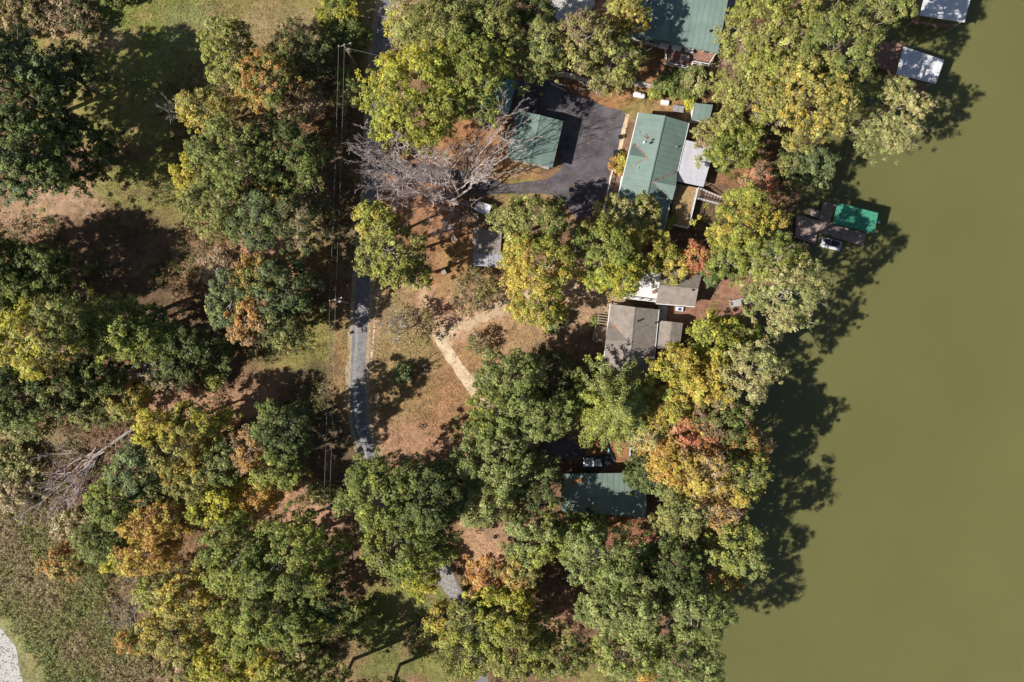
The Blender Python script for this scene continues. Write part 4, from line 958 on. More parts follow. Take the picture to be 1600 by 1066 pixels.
NR = np.random.RandomState(1)
exec_trees = [
 # upper left lawn
 (0, 130, 106, 84, 19, 'G', 'BG', .5, 'large dark green oak at the left edge, upper one of the pair shading the lawn'),
 (18, 245, 98, 72, 19, 'G', 'BG', .5, 'large dark green oak at the left edge, lower one of the pair shading the lawn'),
 (122, 235, 52, 58, 12, 'DG', 'DG', .2, 'shaded dark green tree right of the lower left edge oak'),
 (112, 120, 45, 45, 13, 'DG', 'BR', .15, 'shaded dark tree right of the upper left edge oak'),
 (360, 85, 42, 50, 13, 'OL', 'LG', .4, 'olive green tree on the lawn edge left of the dark brown crown'),
 (425, 120, 40, 46, 13, 'G', 'OR', .45, 'half orange half green tree below the pale lawn corner'),
 (470, 88, 46, 50, 10, 'DG', 'BR', .3, 'dark brownish green tree against the pale lawn corner'),
 (395, 128, 26, 40, 10, 'YG', 'OR', .4, 'small golden tree tucked between olive and orange crowns'),
 (322, 172, 44, 34, 11, 'OL', 'YG', .35, 'low olive and gold tree right of the dead grey branches'),
 (470, 165, 44, 26, 7, 'BR', 'TN', .5, 'low brown scrubby tree left of the lane below the utility pole'),
 (360, 245, 62, 55, 17, 'G', 'OL', .4, 'dark green round tree above the olive flecked tree'),
 (445, 240, 72, 56, 14, 'DG', 'G', .5, 'wide dark green tree left of the shaded lane'),
 (298, 275, 28, 32, 11, 'YE', 'YG', .4, 'narrow bright yellow tree at the lawn edge'),
 (340, 325, 54, 46, 14, 'G', 'OL', .6, 'olive flecked green tree at the corner of the lawn'),
 (405, 345, 46, 46, 14, 'BG', 'G', .4, 'bluish green tree left of the lane below the olive flecked tree'),
 (430, 305, 36, 28, 11, 'YG', 'DG', .5, 'small amber tree between two dark green crowns'),
 (470, 345, 40, 50, 14, 'DG', 'BR', .2, 'shaded dark tree left of the lane opposite the round olive tree'),
 (360, 470, 32, 46, 13, 'BG', 'PG', .4, 'narrow grey green tree left of the rusty orange crown'),
 (398, 492, 40, 42, 13, 'OR', 'BR', .5, 'rusty orange tree wedged between two green crowns left of the lane'),
 (405, 440, 40, 34, 13, 'OR', 'G', .6, 'orange topped green tree above the rusty orange crown'),
 (447, 452, 46, 48, 14, 'DG', 'BG', .4, 'dark green tree right of the orange topped crown'),
 (440, 510, 46, 36, 12, 'DG', 'OL', .35, 'dark tree with olive skirt above the tan grass strip'),
 # left middle
 (-50, 452, 112, 84, 16, 'G', 'LG', .3, 'green tree at the left edge above the bright yellow tree'),
 (62, 532, 62, 52, 22, 'YE', 'OL', .5, 'bright yellow tree near the left edge'),
 (110, 500, 55, 40, 21, 'OL', 'G', .5, 'olive tree behind the bright yellow tree'),
 (180, 515, 54, 50, 17, 'LG', 'G', .45, 'yellow green tree right of the bright yellow tree'),
 (232, 525, 50, 46, 14, 'G', 'LG', .3, 'green tree right of the yellow green crown below the big shadow'),
 (290, 550, 42, 40, 12, 'DG', 'G', .2, 'dark understorey tree left of the tan grass strip'),
 (25, 622, 56, 52, 18, 'DG', 'G', .4, 'dark green tree at the left edge below the bright yellow tree'),
 (108, 608, 56, 38, 15, 'DG', 'OL', .4, 'dark green tree below and right of the bright yellow tree'),
 (195, 620, 38, 34, 11, 'OL', 'YG', .35, 'olive tree just above the fallen trunk'),
 (38, 662, 44, 26, 10, 'G', 'PT', .4, 'green and straw tree above the fallen branches at the left edge'),
 (345, 548, 26, 24, 9, 'DG', 'G', .4, 'small dark tree beside the pink leaf litter clearing'),
 (70, 425, 52, 40, 14, 'G', 'DG', .5, 'green tree above the olive one near the big left shadow'),
 (440, 1078, 50, 38, 16, 'LG', 'OL', .5, 'yellow green tree cut by the bottom edge right of the lemon one'),
 (525, 1085, 50, 36, 16, 'G', 'OL', .5, 'green tree cut by the bottom edge left of the lower lawn'),
 (605, 1095, 40, 30, 15, 'G', 'LG', .5, 'green tree top just showing at the bottom edge under the lower lawn'),
 (152, 586, 46, 32, 13, 'DG', 'G', .5, 'dark green tree filling the gap below the yellow green crown'),
 (262, 586, 34, 26, 10, 'DG', 'BR', .45, 'brownish dark tree beside the small grey leafless tree'),
 (150, 642, 42, 24, 8, 'OL', 'DG', .5, 'low dark olive tree above the fallen trunk and its branches'),
 (350, 415, 40, 30, 8, 'BR', 'TN', .5, 'low brown scrub tree at the right end of the big left shadow'),
 # lower left
 (250, 668, 36, 32, 14, 'YE', 'YG', .5, 'golden yellow tree at the upper end of the fallen trunk'),
 (312, 660, 50, 28, 13, 'OL', 'YE', .45, 'long olive yellow tree below the pink leaf litter'),
 (275, 705, 52, 38, 14, 'OL', 'YG', .5, 'olive and gold tree right of the fallen trunk'),
 (212, 728, 40, 40, 15, 'BG', 'PG', .35, 'soft grey green tree right of the fallen branches'),
 (180, 782, 42, 40, 14, 'G', 'LG', .4, 'green tree below the fallen branches'),
 (232, 768, 38, 34, 12, 'DG', 'G', .4, 'dark green tree above the orange gold crown'),
 (298, 752, 46, 32, 12, 'OL', 'YG', .35, 'olive tree right of the dark green one above the orange gold crown'),
 (348, 722, 38, 34, 12, 'G', 'PG', .5, 'pale green tree left of the brown orange crown'),
 (250, 812, 58, 36, 13, 'OR', 'YG', .6, 'orange gold tree in the lower left wood'),
 (335, 785, 42, 36, 12, 'YE', 'LG', .5, 'yellow green tree right of the orange gold crown'),
 (402, 770, 46, 28, 10, 'OR', 'YG', .5, 'long orange tree left of the pink litter strip'),
 (398, 702, 38, 36, 14, 'BR', 'OR', .5, 'brown orange tree left of the shaded lane'),
 (445, 668, 40, 48, 16, 'DG', 'G', .4, 'dark green tree nearest the two wires'),
 (430, 728, 44, 32, 13, 'LG', 'G', .5, 'yellow green tree below the dark green one near the wires'),
 (105, 880, 40, 26, 8, 'OR', 'OL', .55, 'low orange olive tree at the edge of the lower left brush'),
 (165, 842, 44, 36, 11, 'G', 'PG', .4, 'grey green tree above the yellow sprig tree'),
 (182, 878, 26, 18, 7, 'YE', 'LG', .4, 'small lemon yellow sprig tree beside grey twigs'),
 (235, 860, 44, 34, 12, 'YG', 'OR', .5, 'amber tree below the orange gold crown'),
 # bottom left
 (455, 868, 78, 66, 18, 'G', 'LG', .4, 'large green tree at the bottom left centre with dark right side'),
 (372, 868, 52, 62, 18, 'LG', 'G', .5, 'yellow green tree left of the large bottom green tree'),
 (420, 962, 84, 58, 17, 'LG', 'G', .55, 'broad yellow green tree below the large bottom green tree'),
 (500, 940, 46, 44, 14, 'DG', 'G', .5, 'dark green tree left of the shadowed lower lawn'),
 (295, 935, 48, 38, 13, 'YG', 'OL', .5, 'gold and olive tree left of the broad yellow green tree'),
 (240, 925, 32, 28, 9, 'LG', 'PT', .5, 'small pale yellow green tree by grey twigs in the lower left'),
 (275, 988, 56, 38, 12, 'OL', 'YG', .45, 'olive gold tree near the bottom left brush'),
 (205, 1003, 28, 18, 6, 'OR', 'LG', .5, 'small orange tree at the edge of the bottom left brush'),
 (348, 1040, 46, 34, 11, 'LG', 'YE', .4, 'yellow green tree at the bottom edge left of the lemon one'),
 (400, 1030, 32, 26, 10, 'YE', 'YG', .4, 'lemon yellow tree at the bottom edge'),
 (285, 1040, 36, 30, 9, 'OL', 'BR', .4, 'brownish olive tree at the bottom edge above brush'),
 # centre bottom
 (600, 770, 68, 56, 18, 'G', 'LG', .45, 'green tree hiding the lower end of the lane'),
 (670, 780, 52, 60, 18, 'DG', 'G', .45, 'darker green tree right of the one hiding the lane'),
 (625, 850, 66, 46, 16, 'G', 'LG', .5, 'green tree just above the gravel end of the lane'),
 (682, 845, 32, 34, 12, 'LG', 'G', .5, 'yellow green tree left of the straw clearing'),
 (655, 905, 28, 26, 7, 'LG', 'YE', .6, 'small lime coloured tree on the lower lawn edge'),
 (775, 712, 66, 58, 15, 'PG', 'G', .4, 'large pale green tree below the dirt track'),
 (752, 780, 52, 36, 14, 'PG', 'OL', .4, 'pale green tree above the straw clearing'),
 (838, 752, 42, 44, 11, 'DG', 'PG', .3, 'dark green tree left of the shaded green roof'),
 (800, 590, 56, 42, 14, 'G', 'PG', .5, 'green tree at the end of the dirt track'),
 (775, 640, 46, 40, 13, 'G', 'LG', .4, 'green tree where the dirt track disappears'),
 (860, 590, 44, 44, 9, 'DG', 'BR', .2, 'dark green tree left of the larger grey house'),
 (845, 650, 56, 38, 14, 'G', 'PG', .5, 'green tree above the shaded parking pad'),
 (966, 638, 74, 72, 18, 'LG', 'PG', .5, 'star shaped yellow green tree below the larger grey house', 'star'),
 (908, 605, 30, 34, 7, 'DG', 'G', .4, 'small dark tree at the lower corner of the larger grey house'),
 (1003, 735, 30, 34, 9, 'DG', 'G', .3, 'dark green round tree overhanging the shaded green roof', '', (1022, 728)),
 (1018, 665, 34, 44, 13, 'PT', 'YG', .4, 'straw coloured tree right of the star shaped tree'),
 # shore right
 (1056, 582, 40, 42, 15, 'YG', 'LG', .4, 'golden tree overhanging the lean side wing', '', (1044, 578)),
 (1120, 532, 44, 42, 14, 'LG', 'YE', .35, 'yellow green lakeside tree above the golden crowns'),
 (1098, 592, 52, 44, 16, 'YG', 'YE', .4, 'large golden lakeside tree'),
 (1150, 530, 38, 34, 12, 'G', 'LG', .4, 'green lakeside tree left of the wide water shadow'),
 (1174, 580, 42, 46, 20, 'PT', 'PG', .35, 'pale straw lakeside tree leaning over the water below the cypress', 'fine'),
 (1055, 640, 42, 34, 14, 'YG', 'LG', .4, 'gold tree between the star shaped tree and lake'),
 (1088, 678, 40, 34, 14, 'RD', 'OR', .4, 'coral red tree in the lakeside row'),
 (1125, 652, 44, 36, 15, 'G', 'BR', .45, 'brown green lakeside tree above the coral red crown'),
 (1150, 690, 40, 34, 14, 'OR', 'G', .5, 'orange tipped green tree nearest the water by the coral crown'),
 (1182, 695, 22, 20, 12, 'TN', 'OR', .4, 'small tan tree top overhanging the dark water'),
 (1048, 722, 40, 38, 15, 'YG', 'OR', .45, 'amber tree right of the shaded green roof'),
 (1100, 745, 54, 48, 17, 'YG', 'BR', .4, 'wide golden brown lakeside tree'),
 (1155, 745, 34, 48, 17, 'G', 'YG', .35, 'green and gold tree at the waterline'),
 (1118, 795, 42, 38, 15, 'BR', 'OR', .5, 'pinkish brown lakeside tree'),
 (1062, 800, 44, 44, 16, 'OL', 'PG', .5, 'dull olive tree right of the shaded green house'),
 (1148, 852, 46, 48, 16, 'LG', 'PG', .5, 'pale lime lakeside tree standing furthest into the water'),
 (1130, 908, 30, 20, 8, 'OR', 'G', .45, 'low orange tinged tree at the waterline'),
 # bottom centre
 (840, 842, 46, 42, 14, 'PG', 'LG', .4, 'pale green tree right of the straw clearing'),
 (768, 905, 42, 36, 10, 'OR', 'RD', .5, 'red orange tree below the straw clearing'),
 (812, 895, 34, 34, 12, 'OL', 'OR', .4, 'olive orange tree right of the red orange one'),
 (898, 835, 48, 34, 12, 'G', 'LG', .4, 'green tree below the shaded green roof'),
 (945, 868, 66, 48, 18, 'PG', 'G', .35, 'broad pale green tree above the bottom grove'),
 (970, 938, 72, 56, 19, 'PG', 'G', .3, 'largest pale green tree in the bottom grove'),
 (1050, 880, 48, 58, 16, 'DG', 'G', .4, 'dark green tree left of the pale lime lakeside tree'),
 (1085, 958, 52, 52, 17, 'PG', 'G', .5, 'grey green tree on the lower lakeshore'),
 (1070, 1025, 60, 44, 17, 'PG', 'G', .4, 'grey green tree on the lakeshore at the bottom edge'),
 (985, 1015, 54, 44, 16, 'PG', 'LG', .4, 'pale tree at the bottom edge left of the lakeshore'),
 (1007, 1045, 14, 24, 12, 'YG', 'OR', .4, 'small orange sprig of a tree at the bottom edge'),
 (790, 948, 48, 38, 13, 'LG', 'YE', .5, 'lemon green tree left of the small pink clearing'),
 (745, 965, 40, 34, 12, 'DG', 'OL', .5, 'dark olive tree below the red orange tree'),
 (735, 1018, 48, 40, 13, 'LG', 'OL', .5, 'yellow olive tree at the bottom edge by the road'),
 (808, 1012, 56, 46, 14, 'LG', 'OL', .5, 'yellow green tree at the bottom edge below the lemon one'),
 (880, 1018, 46, 40, 13, 'OL', 'G', .5, 'dull olive tree at the bottom edge centre'),
 (700, 975, 30, 32, 8, 'LG', 'YG', .4, 'small yellow green tree by the gravel road end'),
 # right centre
 (828, 345, 52, 42, 14, 'OL', 'G', .5, 'olive green tree just below the asphalt driveway'),
 (838, 412, 60, 50, 16, 'YG', 'LG', .5, 'yellow gold tree right of the grey carport'),
 (838, 478, 42, 34, 11, 'LG', 'YG', .4, 'yellow green tree where the two dirt tracks meet'),
 (982, 348, 50, 42, 7.5, 'PT', 'LG', .5, 'straw gold tree covering the lower end of the long green roof', '', (955, 366)),
 (938, 390, 46, 44, 14, 'LG', 'G', .5, 'yellow green tree between driveway and white deck'),
 (1008, 395, 52, 40, 10, 'LG', 'YG', .4, 'green gold tree below the end of the long house'),
 (965, 432, 44, 30, 12, 'LG', 'YE', .4, 'lime tree overhanging the white deck'),
 (1056, 418, 24, 22, 9, 'YG', 'OL', .5, 'small mustard tree beside the coral one', '', (1052, 405)),
 (1090, 402, 22, 27, 10, 'RD', 'OR', .3, 'small bright coral tree above the small grey house', '', (1078, 405)),
 (1165, 345, 62, 48, 19, 'LG', 'YG', .4, 'bright yellow green tree left of the emerald boat dock'),
 (1200, 400, 44, 36, 20, 'LG', 'G', .4, 'yellow green tree below the emerald boat dock', '', None, .55),
 (1140, 405, 40, 34, 13, 'G', 'LG', .5, 'green tree right of the small coral tree'),
 (1110, 432, 16, 14, 6, 'BG', 'G', .4, 'small green tree touching the corner of the small grey house', '', (1112, 432)),
 (1222, 455, 58, 62, 20, 'PT', 'PG', .5, 'large pale cypress at the lakeshore', 'fine'),
 # top
 (648, 155, 86, 74, 19, 'LG', 'YE', .35, 'very large bright yellow green tree overhanging the lane', '', (672, 196)),
 (735, 120, 62, 66, 18, 'LG', 'G', .5, 'bright green tree beside the shaded garage', '', (722, 182)),
 (690, 55, 72, 48, 17, 'OL', 'G', .5, 'olive tree behind the very large bright tree'),
 (765, 40, 48, 46, 16, 'G', 'OL', .4, 'green tree at the top edge left of the dark gap'),
 (845, 82, 44, 46, 14, 'PG', 'OL', .5, 'feathery pale green tree behind the dark driveway', 'fine'),
 (835, 20, 30, 26, 12, 'DG', 'G', .3, 'dark green tree at the top edge beside the gravel drive'),
 (915, 62, 46, 46, 16, 'OL', 'BR', .4, 'brownish olive tree above the pale retaining wall'),
 (976, 22, 36, 36, 13, 'OL', 'YG', .4, 'olive gold tree overhanging the top edge roof', '', (968, 65)),
 (958, 92, 44, 36, 13, 'OL', 'G', .5, 'olive tree with bare twigs left of the reddish deck'),
 (945, 128, 24, 18, 6, 'OL', 'BR', .4, 'small olive tree at the head of the driveway'),
 (630, 30, 30, 36, 8, 'PT', 'YE', .4, 'thin straw coloured tree at the right of the upper lane', 'sparse'),
 (1215, 55, 86, 66, 19, 'OL', 'LG', .45, 'huge olive and lime tree right of the top edge roof'),
 (1185, 145, 62, 58, 17, 'OL', 'LG', .4, 'olive and lime tree right of the small green shed'),
 (1262, 155, 74, 70, 22, 'OL', 'YG', .2, 'huge olive tree with gold flecks left of the pale lakeside tree'),
 (1312, 72, 62, 50, 25, 'G', 'OL', .5, 'green tree just left of the white roofed dock with reddish deck'),
 (1345, 12, 44, 34, 14, 'G', 'DG', .5, 'dark green tree at the top edge over the dark water'),
 (1388, 182, 50, 56, 15, 'PT', 'PG', .4, 'pale lakeside tree leaning out below the white roofed dock', 'fine', (1335, 208)),
 (1390, 12, 36, 32, 22, 'G', 'OL', .4, 'green tree at the top edge beside the cut off dock', '', (1362, 40)),
 (1145, 230, 46, 42, 9, 'LG', 'G', .4, 'lime green tree overhanging the pale porch roof', '', (1142, 250)),
 (1108, 212, 24, 28, 7, 'OL', 'BR', .5, 'bronze small tree between shed and porch roof', '', (1122, 214)),
 (1188, 285, 26, 24, 9, 'RD', 'BR', .6, 'small rust red tree near the end of the railed steps'),
 (1265, 260, 34, 34, 9, 'BG', 'PG', .3, 'bluish green tree at the cove edge'),
 (1230, 265, 26, 24, 8, 'DG', 'OL', .3, 'small dark olive tree left of the bluish green one'),
 (612, 395, 48, 54, 15, 'OL', 'LG', .5, 'round olive tree right beside the lane', '', (622, 402)),
 (588, 345, 30, 28, 13, 'LG', 'YG', .5, 'yellow topped tree at the lane edge above the round olive tree', '', (606, 372)),
 (650, 428, 26, 22, 11, 'OL', 'LG', .5, 'small olive tree at the foot of the round olive tree', '', (655, 432)),
]
for e in exec_trees:
    kw = {}
    a = list(e[:9]);
    if len(e) > 9: kw['style'] = e[9]
    if len(e) > 10: kw['base'] = e[10]
    if len(e) > 11: kw['dens'] = e[11]
    tree(*a, **kw)

SHRUBS = [
 (25, 22, 58, 30, 5, 'OL', 'BR', .5, 'large olive brown thicket shrub in the top left corner'),
 (85, 18, 40, 28, 4, 'BR', 'TN', .5, 'brown shrub right of the thicket in the top left corner'),
 (125, 25, 26, 26, 4, 'DG', 'BR', .4, 'dark shrub at the end of the top left thicket'),
 (175, -8, 36, 14, 4, 'DG', 'G', .4, 'dark shrub cut by the top edge above the bright lawn'),
 (530, 22, 32, 30, 5, 'G', 'YE', .45, 'green and yellow shrub at the top edge left of the lane'),
 (545, 55, 28, 28, 5, 'DG', 'G', .5, 'dark green shrub left of the upper lane'),
 (545, 128, 16, 22, 4, 'G', 'PG', .5, 'small green shrub under the upper utility pole'),
 (540, 155, 18, 16, 3, 'PT', 'OL', .5, 'straw shrub below the upper utility pole'),
 (335, 588, 18, 18, 3, 'LG', 'PG', .5, 'lime green shrub in the pink leaf litter clearing'),
 (632, 583, 13, 13, 3.4, 'BG', 'G', .4, 'small round green bush alone on the brown lawn'),
 (868, 502, 16, 14, 3, 'BG', 'PG', .4, 'bluish green bush left of the larger grey house'),
 (968, 258, 13, 13, 2.2, 'YE', 'OR', .5, 'yellow orange bush against the long green house'),
 (1050, 131, 28, 18, 3.5, 'G', 'DG', .4, 'green bush below the reddish deck'),
 (1084, 128, 22, 22, 4, 'PG', 'PT', .5, 'pale grey green bush below the reddish deck'),
 (1027, 143, 11, 8, 2.2, 'LG', 'G', .4, 'lime bush between the propane tank and storage box'),
 (1079, 162, 6, 5, 1.8, 'YE', 'LG', .4, 'tiny yellow bush at the corner of the small green shed'),
 (1062, 142, 16, 12, 2.5, 'G', 'LG', .4, 'low green bush above the grey table'),
 (931, 502, 5, 5, 1.6, 'G', 'G', .3, 'tiny green bush beside the slatted pergola'),
 (1045, 345, 6, 9, 3.2, 'G', 'LG', .4, 'small green sapling at the corner of the tan deck', '', (1043, 352)),
 (1130, 82, 10, 6, 1.6, 'OL', 'G', .4, 'small olive bush at the corner of the top edge house'),
 (905, 680, 14, 10, 2, 'TN', 'G', .4, 'tan bush right of the shaded parking pad'),
 (925, 800, 16, 16, 3.5, 'DG', 'G', .4, 'dark bush against the lower eave of the shaded green house', '', (922, 810)),
 (1250, 395, 10, 14, 2.5, 'BR', 'LG', .5, 'brown bush on the stone seawall'),
 (22, 770, 36, 26, 3, 'TN', 'PT', .4, 'straw thicket shrub below the fallen branches'),
 (18, 722, 36, 26, 3.5, 'PT', 'G', .35, 'straw green thicket shrub at the left edge'),
 (140, 645, 36, 16, 4, 'DG', 'BR', .2, 'dark shrub left of the fallen trunk'),
 (120, 820, 36, 22, 3, 'TN', 'PT', .5, 'tan shrub left of the grey green tree in the lower left'),
 (470, 1035, 50, 24, 3.5, 'PT', 'G', .45, 'straw green shrub at the bottom edge left of the lower lawn'),
 (560, 965, 26, 20, 4, 'G', 'LG', .4, 'green shrub beside the shadowed lower lawn'),
 (505, 770, 26, 16, 3, 'PT', 'OL', .5, 'straw shrub at the lower end of the two wires'),
 (1030, 520, 1, 1, 1, 'G', 'G', .3, ''),
]
for e in SHRUBS:
    if not e[8]: continue
    kw = {}
    if len(e) > 10: kw['base'] = e[10]
    tree(*e[:9], name='shrub', **kw)

# sparse, nearly leafless trees
bare_tree(712, 312, [(588, 214, 13), (612, 222, 14), (640, 205, 15), (578, 258, 11), (594, 290, 9), (628, 302, 8), (655, 255, 12), (622, 262, 10), (668, 345, 8), (692, 368, 8), (640, 330, 7), (703, 348, 7), (672, 228, 13), (600, 240, 12), (592, 275, 10), (610, 310, 7), (660, 300, 9), (690, 250, 13), (780, 235, 11), (750, 262, 9), (790, 205, 12)], .30,
          'big bare leafless tree beside the driveway arm, its branches leaning left', depth=3, kids=6, seed=11, m='twig_bark', shrink=.5)
bare_tree(722, 298, [(790, 180, 15), (808, 205, 14), (812, 228, 13), (766, 176, 12), (742, 200, 11), (730, 225, 10), (755, 215, 8), (738, 240, 7)], .22, 'slender bare tree leaning up beside the big leafless one', depth=3, kids=4, seed=12, fork=2.5, lean=(.3, .8))
bare_tree(730, 318, [(755, 322, 5), (738, 350, 5), (725, 345, 5), (745, 335, 4)], .1, 'low grey leafless tree behind the tiny white hut', depth=2, kids=4, seed=13, fork=1, m='pale_bark')
bare_tree(776, 352, [(790, 345, 6), (786, 365, 6), (775, 340, 5), (795, 360, 5)], .1, 'small pale leafless tree above the grey carport', depth=2, kids=4, seed=14, fork=1, m='pale_bark')
bare_tree(290, 190, [(250, 168, 7), (258, 150, 7), (272, 155, 7), (262, 185, 6), (280, 165, 7)], .13, 'dead grey tree bleached white in the lawn shadow', depth=2, kids=5, seed=15, m='pale_bark')
bare_tree(640, 512, [(605, 490, 6), (600, 520, 6), (615, 540, 5), (590, 505, 5), (625, 480, 6), (620, 515, 7), (610, 505, 7), (655, 490, 5)], .11, 'pale twiggy thinly leaved tree right of the lane', depth=3, kids=5, seed=16, fork=1, m='pale_bark', leaves=(645, 510, 40, 34, 2.2, 3.2, 'BR', 'OL', .55))
bare_tree(742, 474, [(725, 445, 6), (750, 440, 6), (770, 460, 5), (715, 470, 5), (738, 430, 6), (760, 480, 4), (720, 455, 6)], .10, 'thin brown twiggy tree behind the small white sign', depth=3, kids=5, seed=17, fork=1, m='bark', leaves=(740, 455, 42, 36, 2.2, 3.4, 'BR', 'OL', .7))
bare_tree(748, 538, [(740, 525, 4), (760, 530, 4), (735, 545, 3), (755, 550, 3), (748, 520, 4)], .07, 'small dark twiggy tree beside the bend of the dirt track', depth=2, kids=5, seed=18, fork=.6, m='bark', leaves=(747, 535, 20, 18, 1.4, 2.0, 'BR', 'G', .7))
bare_tree(232, 592, [(180, 570, 9), (215, 560, 9), (190, 590, 8), (240, 570, 9), (225, 580, 9), (205, 575, 10)], .14, 'pinkish grey leafless tree among dark crowns on the left', depth=3, kids=5, seed=19, m='pale_bark')
bare_tree(300, 600, [(262, 600, 7), (272, 590, 7), (285, 612, 6), (290, 590, 7)], .1, 'small grey leafless tree left of the pink clearing', depth=2, kids=6, seed=20, m='pale_bark')
bare_tree(225, 970, [(165, 965, 6), (180, 950, 6), (175, 980, 5), (200, 960, 6), (190, 940, 6), (215, 985, 5)], .1, 'pale grey leafless tree on the lower left brush', depth=3, kids=5, seed=21, m='pale_bark')
bare_tree(225, 905, [(180, 895, 6), (195, 890, 6), (210, 910, 6), (185, 915, 5)], .1, 'grey leafless tree behind the lemon yellow sprig', depth=2, kids=6, seed=22, m='pale_bark')
bare_tree(955, 132, [(920, 140, 6), (915, 125, 7), (940, 105, 7), (970, 108, 6), (930, 118, 8)], .12, 'silvery dead tree at the head of the dark driveway', depth=2, kids=5, seed=23, m='pale_bark')
bare_tree(975, 90, [(960, 62, 9), (985, 85, 8), (975, 70, 9), (950, 75, 9)], .12, 'silvery dead branches of a tree left of the reddish deck', depth=2, kids=4, seed=24, m='pale_bark')
bare_tree(658, 575, [(648, 565, 2.5), (665, 568, 2.2), (660, 585, 2), (650, 580, 2.4), (668, 578, 2)], .05, 'small dark leafless bush right of the round green bush', depth=2, kids=6, seed=25, m='bark', fork=.4, name='shrub', cat='shrub', group='shrubs around the yards')
# fallen tree
t = thing('fallen_tree', 'pale fallen tree trunk with a fan of bare branches in the left wood', 'fallen tree', (*G(190, 685), 0))
MB().tube([V(230, 655, .5), V(205, 672, .55), V(180, 690, .6), (*G(150, 712), .7)], [.34, .31, .27, .22], 9).build('trunk', M['grey_bark'], t)
rng = random.Random(5); mb = MB()
for e in ((70, 708, 1.5), (58, 770, 1.4), (85, 788, 1.2), (45, 795, .8), (108, 795, 1.0), (75, 745, 2.2), (95, 720, 2.4), (60, 790, 1.8), (120, 770, .9), (92, 800, .7)):
    grow(mb, (*G(168 - rng.random() * 25, 698 + rng.random() * 14), .65), V(*e), .14, 3, rng, 5, .06, 6, .42)
mb.build('branches', M['twig_bark'], t)
MB().tube([V(230, 655, .5), V(233, 653, .5)], [.55, .8], 9).build('root_plate', M['bark'], t)

# ------------------------------------------------------------------ ground cover
NR = np.random.RandomState(99)
def scatter(n, x0, x1, y0, y1, test):
    x = NR.uniform(x0, x1, n); y = NR.uniform(y0, y1, n); k = test(x, y); return x[k], y[k]
def land(x, y): return shore_x(y) - x > 1.0
rd = np.array([[*G(*p)] for p in ROAD])
def hard(x, y):
    xr = np.interp(-y, -rd[:, 1], rd[:, 0]); k = np.abs(x - xr) < 1.7
    px = x / S + 800; py = 533 - y / S
    k |= (px > 800) & (px < 975) & (py > 125) & (py < 345) & (px + (py - 180) * .24 < 975) & (py < 180 + (px - 800) * 2)
    k |= (px > 838) & (px < 918) & (py > 678) & (py < 722)
    for line in (TRACKS[0][0], TRACKS[1][0][1:]):
        for (ax_, ay_), (bx_, by_) in zip(line, line[1:]):
            vx, vy = bx_ - ax_, by_ - ay_; t_ = np.clip(((x - ax_) * vx + (y - ay_) * vy) / (vx * vx + vy * vy), 0, 1)
            k |= np.hypot(x - ax_ - t_ * vx, y - ay_ - t_ * vy) < 1.1
    k |= (px > 955) & (px < 1095) & (py > 165) & (py < 365)
    return k
n = 150000
x, y = scatter(n, -95, 62, -65, 65, lambda x, y: land(x, y) & (~hard(x, y) | (NR.uniform(size=len(x)) < .3)) & (fbm(x, y, 5, 3) > NR.uniform(.25, .65, len(x))))
N = len(x); base_c = ground_colour(x, y)
pick = NR.randint(0, 5, N); pc = np.array([(.36, .20, .10), (.30, .17, .09), (.20, .13, .07), (.42, .27, .15), (.13, .09, .05)])[pick]
col = (base_c * .4 + pc * .6) * np.exp(NR.normal(size=(N, 1)) * .25)
o = leaf_object('leaf_litter', np.stack([x, y, ground_z(x, y) + .045 + NR.uniform(0, .03, N)], 1), np.stack([NR.normal(size=N) * .25, NR.normal(size=N) * .25, np.ones(N)], 1), NR.uniform(.06, .15, N), col, M['litter'], kind='stuff')
o['label'] = 'brown and tan fallen leaves scattered over the ground'; o['category'] = 'leaf litter'
# grass tufts on the lawns
def lawn(x, y):
    px = x / S + 800; py = 533 - y / S; k = np.zeros(len(x), bool)
    for bx, by, rx, ry in ((290, 60, 220, 100), (240, 290, 110, 70), (500, 530, 75, 55), (620, 560, 60, 110), (620, 970, 110, 80), (1000, 155, 60, 22), (700, 640, 60, 60)):
        k |= ((px - bx) / rx) ** 2 + ((py - by) / ry) ** 2 < NR.uniform(.5, 1.1, len(x))
    return k & ~hard(x, y)
x, y = scatter(200000, -90, 25, -62, 60, lawn); x, y = x[:45000], y[:45000]; N = len(x)
col = ground_colour(x, y) * np.array([.9, 1.05, .8]) * np.exp(NR.normal(size=(N, 1)) * .22)
o = leaf_object('grass', np.stack([x, y, .06 + NR.uniform(0, .05, N)], 1), np.stack([NR.normal(size=N) * .5, NR.normal(size=N) * .5, np.ones(N)], 1), NR.uniform(.07, .16, N), col, M['litter'], kind='stuff', elong=.35)
o['label'] = 'short tan and green grass on the lawns'; o['category'] = 'grass'
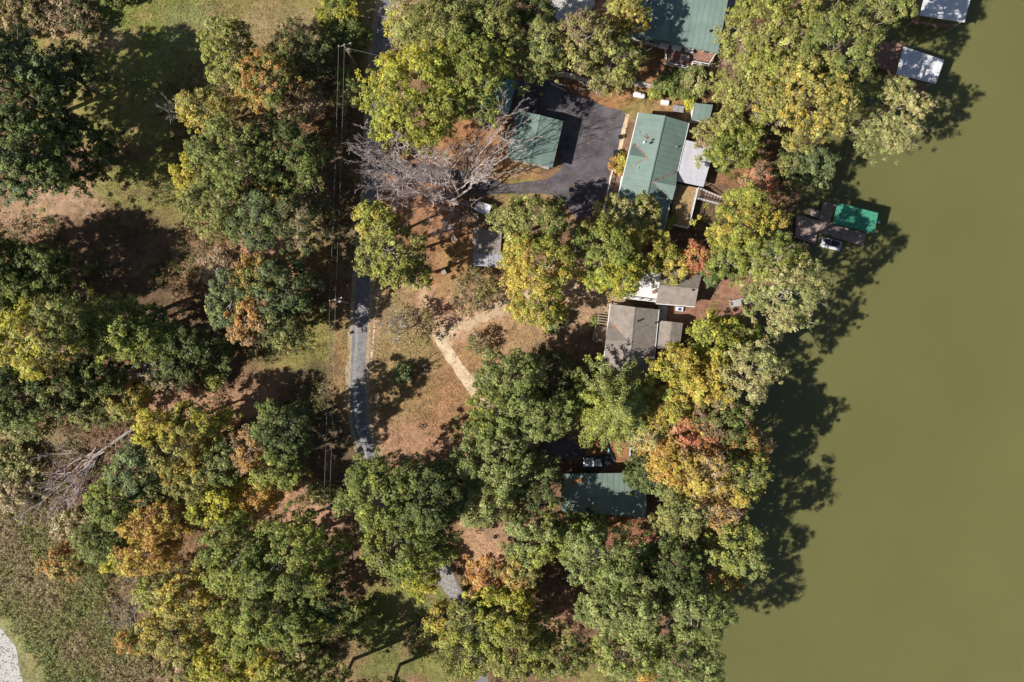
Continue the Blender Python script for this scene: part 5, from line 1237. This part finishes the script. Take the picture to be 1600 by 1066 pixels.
# tangled brush, lower left, and undergrowth in the woods
def clumps(name, label, cat, n, test, x0, x1, y0, y1, cols, hmax, per=7, cr=.45):
    x, y = scatter(n, x0, x1, y0, y1, test); K = len(x); z = NR.uniform(.15, hmax, K) * (0.4 + fbm(x, y, 3, 8)); idx = np.repeat(np.arange(K), per); N = len(idx)
    d = NR.normal(size=(N, 3)); d /= np.linalg.norm(d, axis=1, keepdims=True); pos = np.stack([x, y, z], 1)[idx] + d * NR.uniform(.2, 1, (N, 1)) * cr; pos[:, 2] = np.maximum(pos[:, 2], .05)
    w = fbm(x, y, 6, 44)[:, None]; ci = np.clip(((w[:, 0] - .3) * 2.4 + NR.normal(size=K) * .22) * len(cols), 0, len(cols) - 1).astype(int)
    col = np.array(cols)[ci][idx] * np.exp(NR.normal(size=(K, 1)) * .22)[idx] * np.exp(NR.normal(size=(N, 1)) * .18)
    o_ = leaf_object(name, pos, d * .6 + np.array([0, 0, .8]) + NR.normal(size=(N, 3)) * .4, NR.uniform(.09, .19, N), col, M['leaf'], kind='stuff', elong=.5)
    o_['label'] = label; o_['category'] = cat; return o_
def brush(x, y):
    px = x / S + 800; py = 533 - y / S
    edge = np.interp(py, [690, 760, 800, 850, 920, 1000, 1100], [60, 110, 100, 120, 185, 215, 260]) + (fbm(x, y, 4, 5) - .5) * 60
    gv = (px < 10 + (py - 965) * .65) & (py > 965)
    return (px < edge) & (py > 690) & ~gv
clumps('brush', 'tangled olive and tan brush covering the lower left corner', 'brush', 26000, brush, -96, -55, -70, -15, [(.40, .32, .19), (.34, .28, .13), (.31, .29, .11), (.28, .28, .10), (.25, .28, .095)], 1.0)
def wood(x, y):
    px = x / S + 800; py = 533 - y / S
    k = land(x, y) & ~hard(x, y) & (fbm(x, y, 6, 15) > .43)
    z = np.zeros(len(x), bool)
    for bx, by, rx, ry in ((110, 430, 240, 90), (330, 400, 90, 60), (120, 680, 130, 60), (230, 640, 130, 50), (150, 600, 200, 90), (330, 250, 120, 150), (460, 260, 90, 220), (430, 480, 100, 90), (280, 800, 170, 150), (400, 950, 160, 120), (870, 980, 240, 100), (1090, 700, 60, 200), (950, 860, 150, 60), (780, 720, 80, 80), (1200, 150, 110, 160), (1150, 380, 70, 60), (480, 690, 60, 100), (700, 60, 110, 60), (860, 620, 90, 50)):
        z |= ((px - bx) / rx) ** 2 + ((py - by) / ry) ** 2 < 1
    return k & z
clumps('undergrowth', 'low leafy undergrowth on the shaded woodland floor', 'undergrowth', 84000, wood, -95, 62, -65, 65, [(.30, .19, .10), (.22, .16, .08), (.15, .15, .05), (.11, .135, .04), (.15, .18, .05)], 1.3, per=8)
print('LEAVES', LEAVES, 'tris', sum(len(o.data.loops) - 2 * len(o.data.polygons) for o in bpy.data.objects if o.type == 'MESH'), 'objs', len(bpy.data.objects))
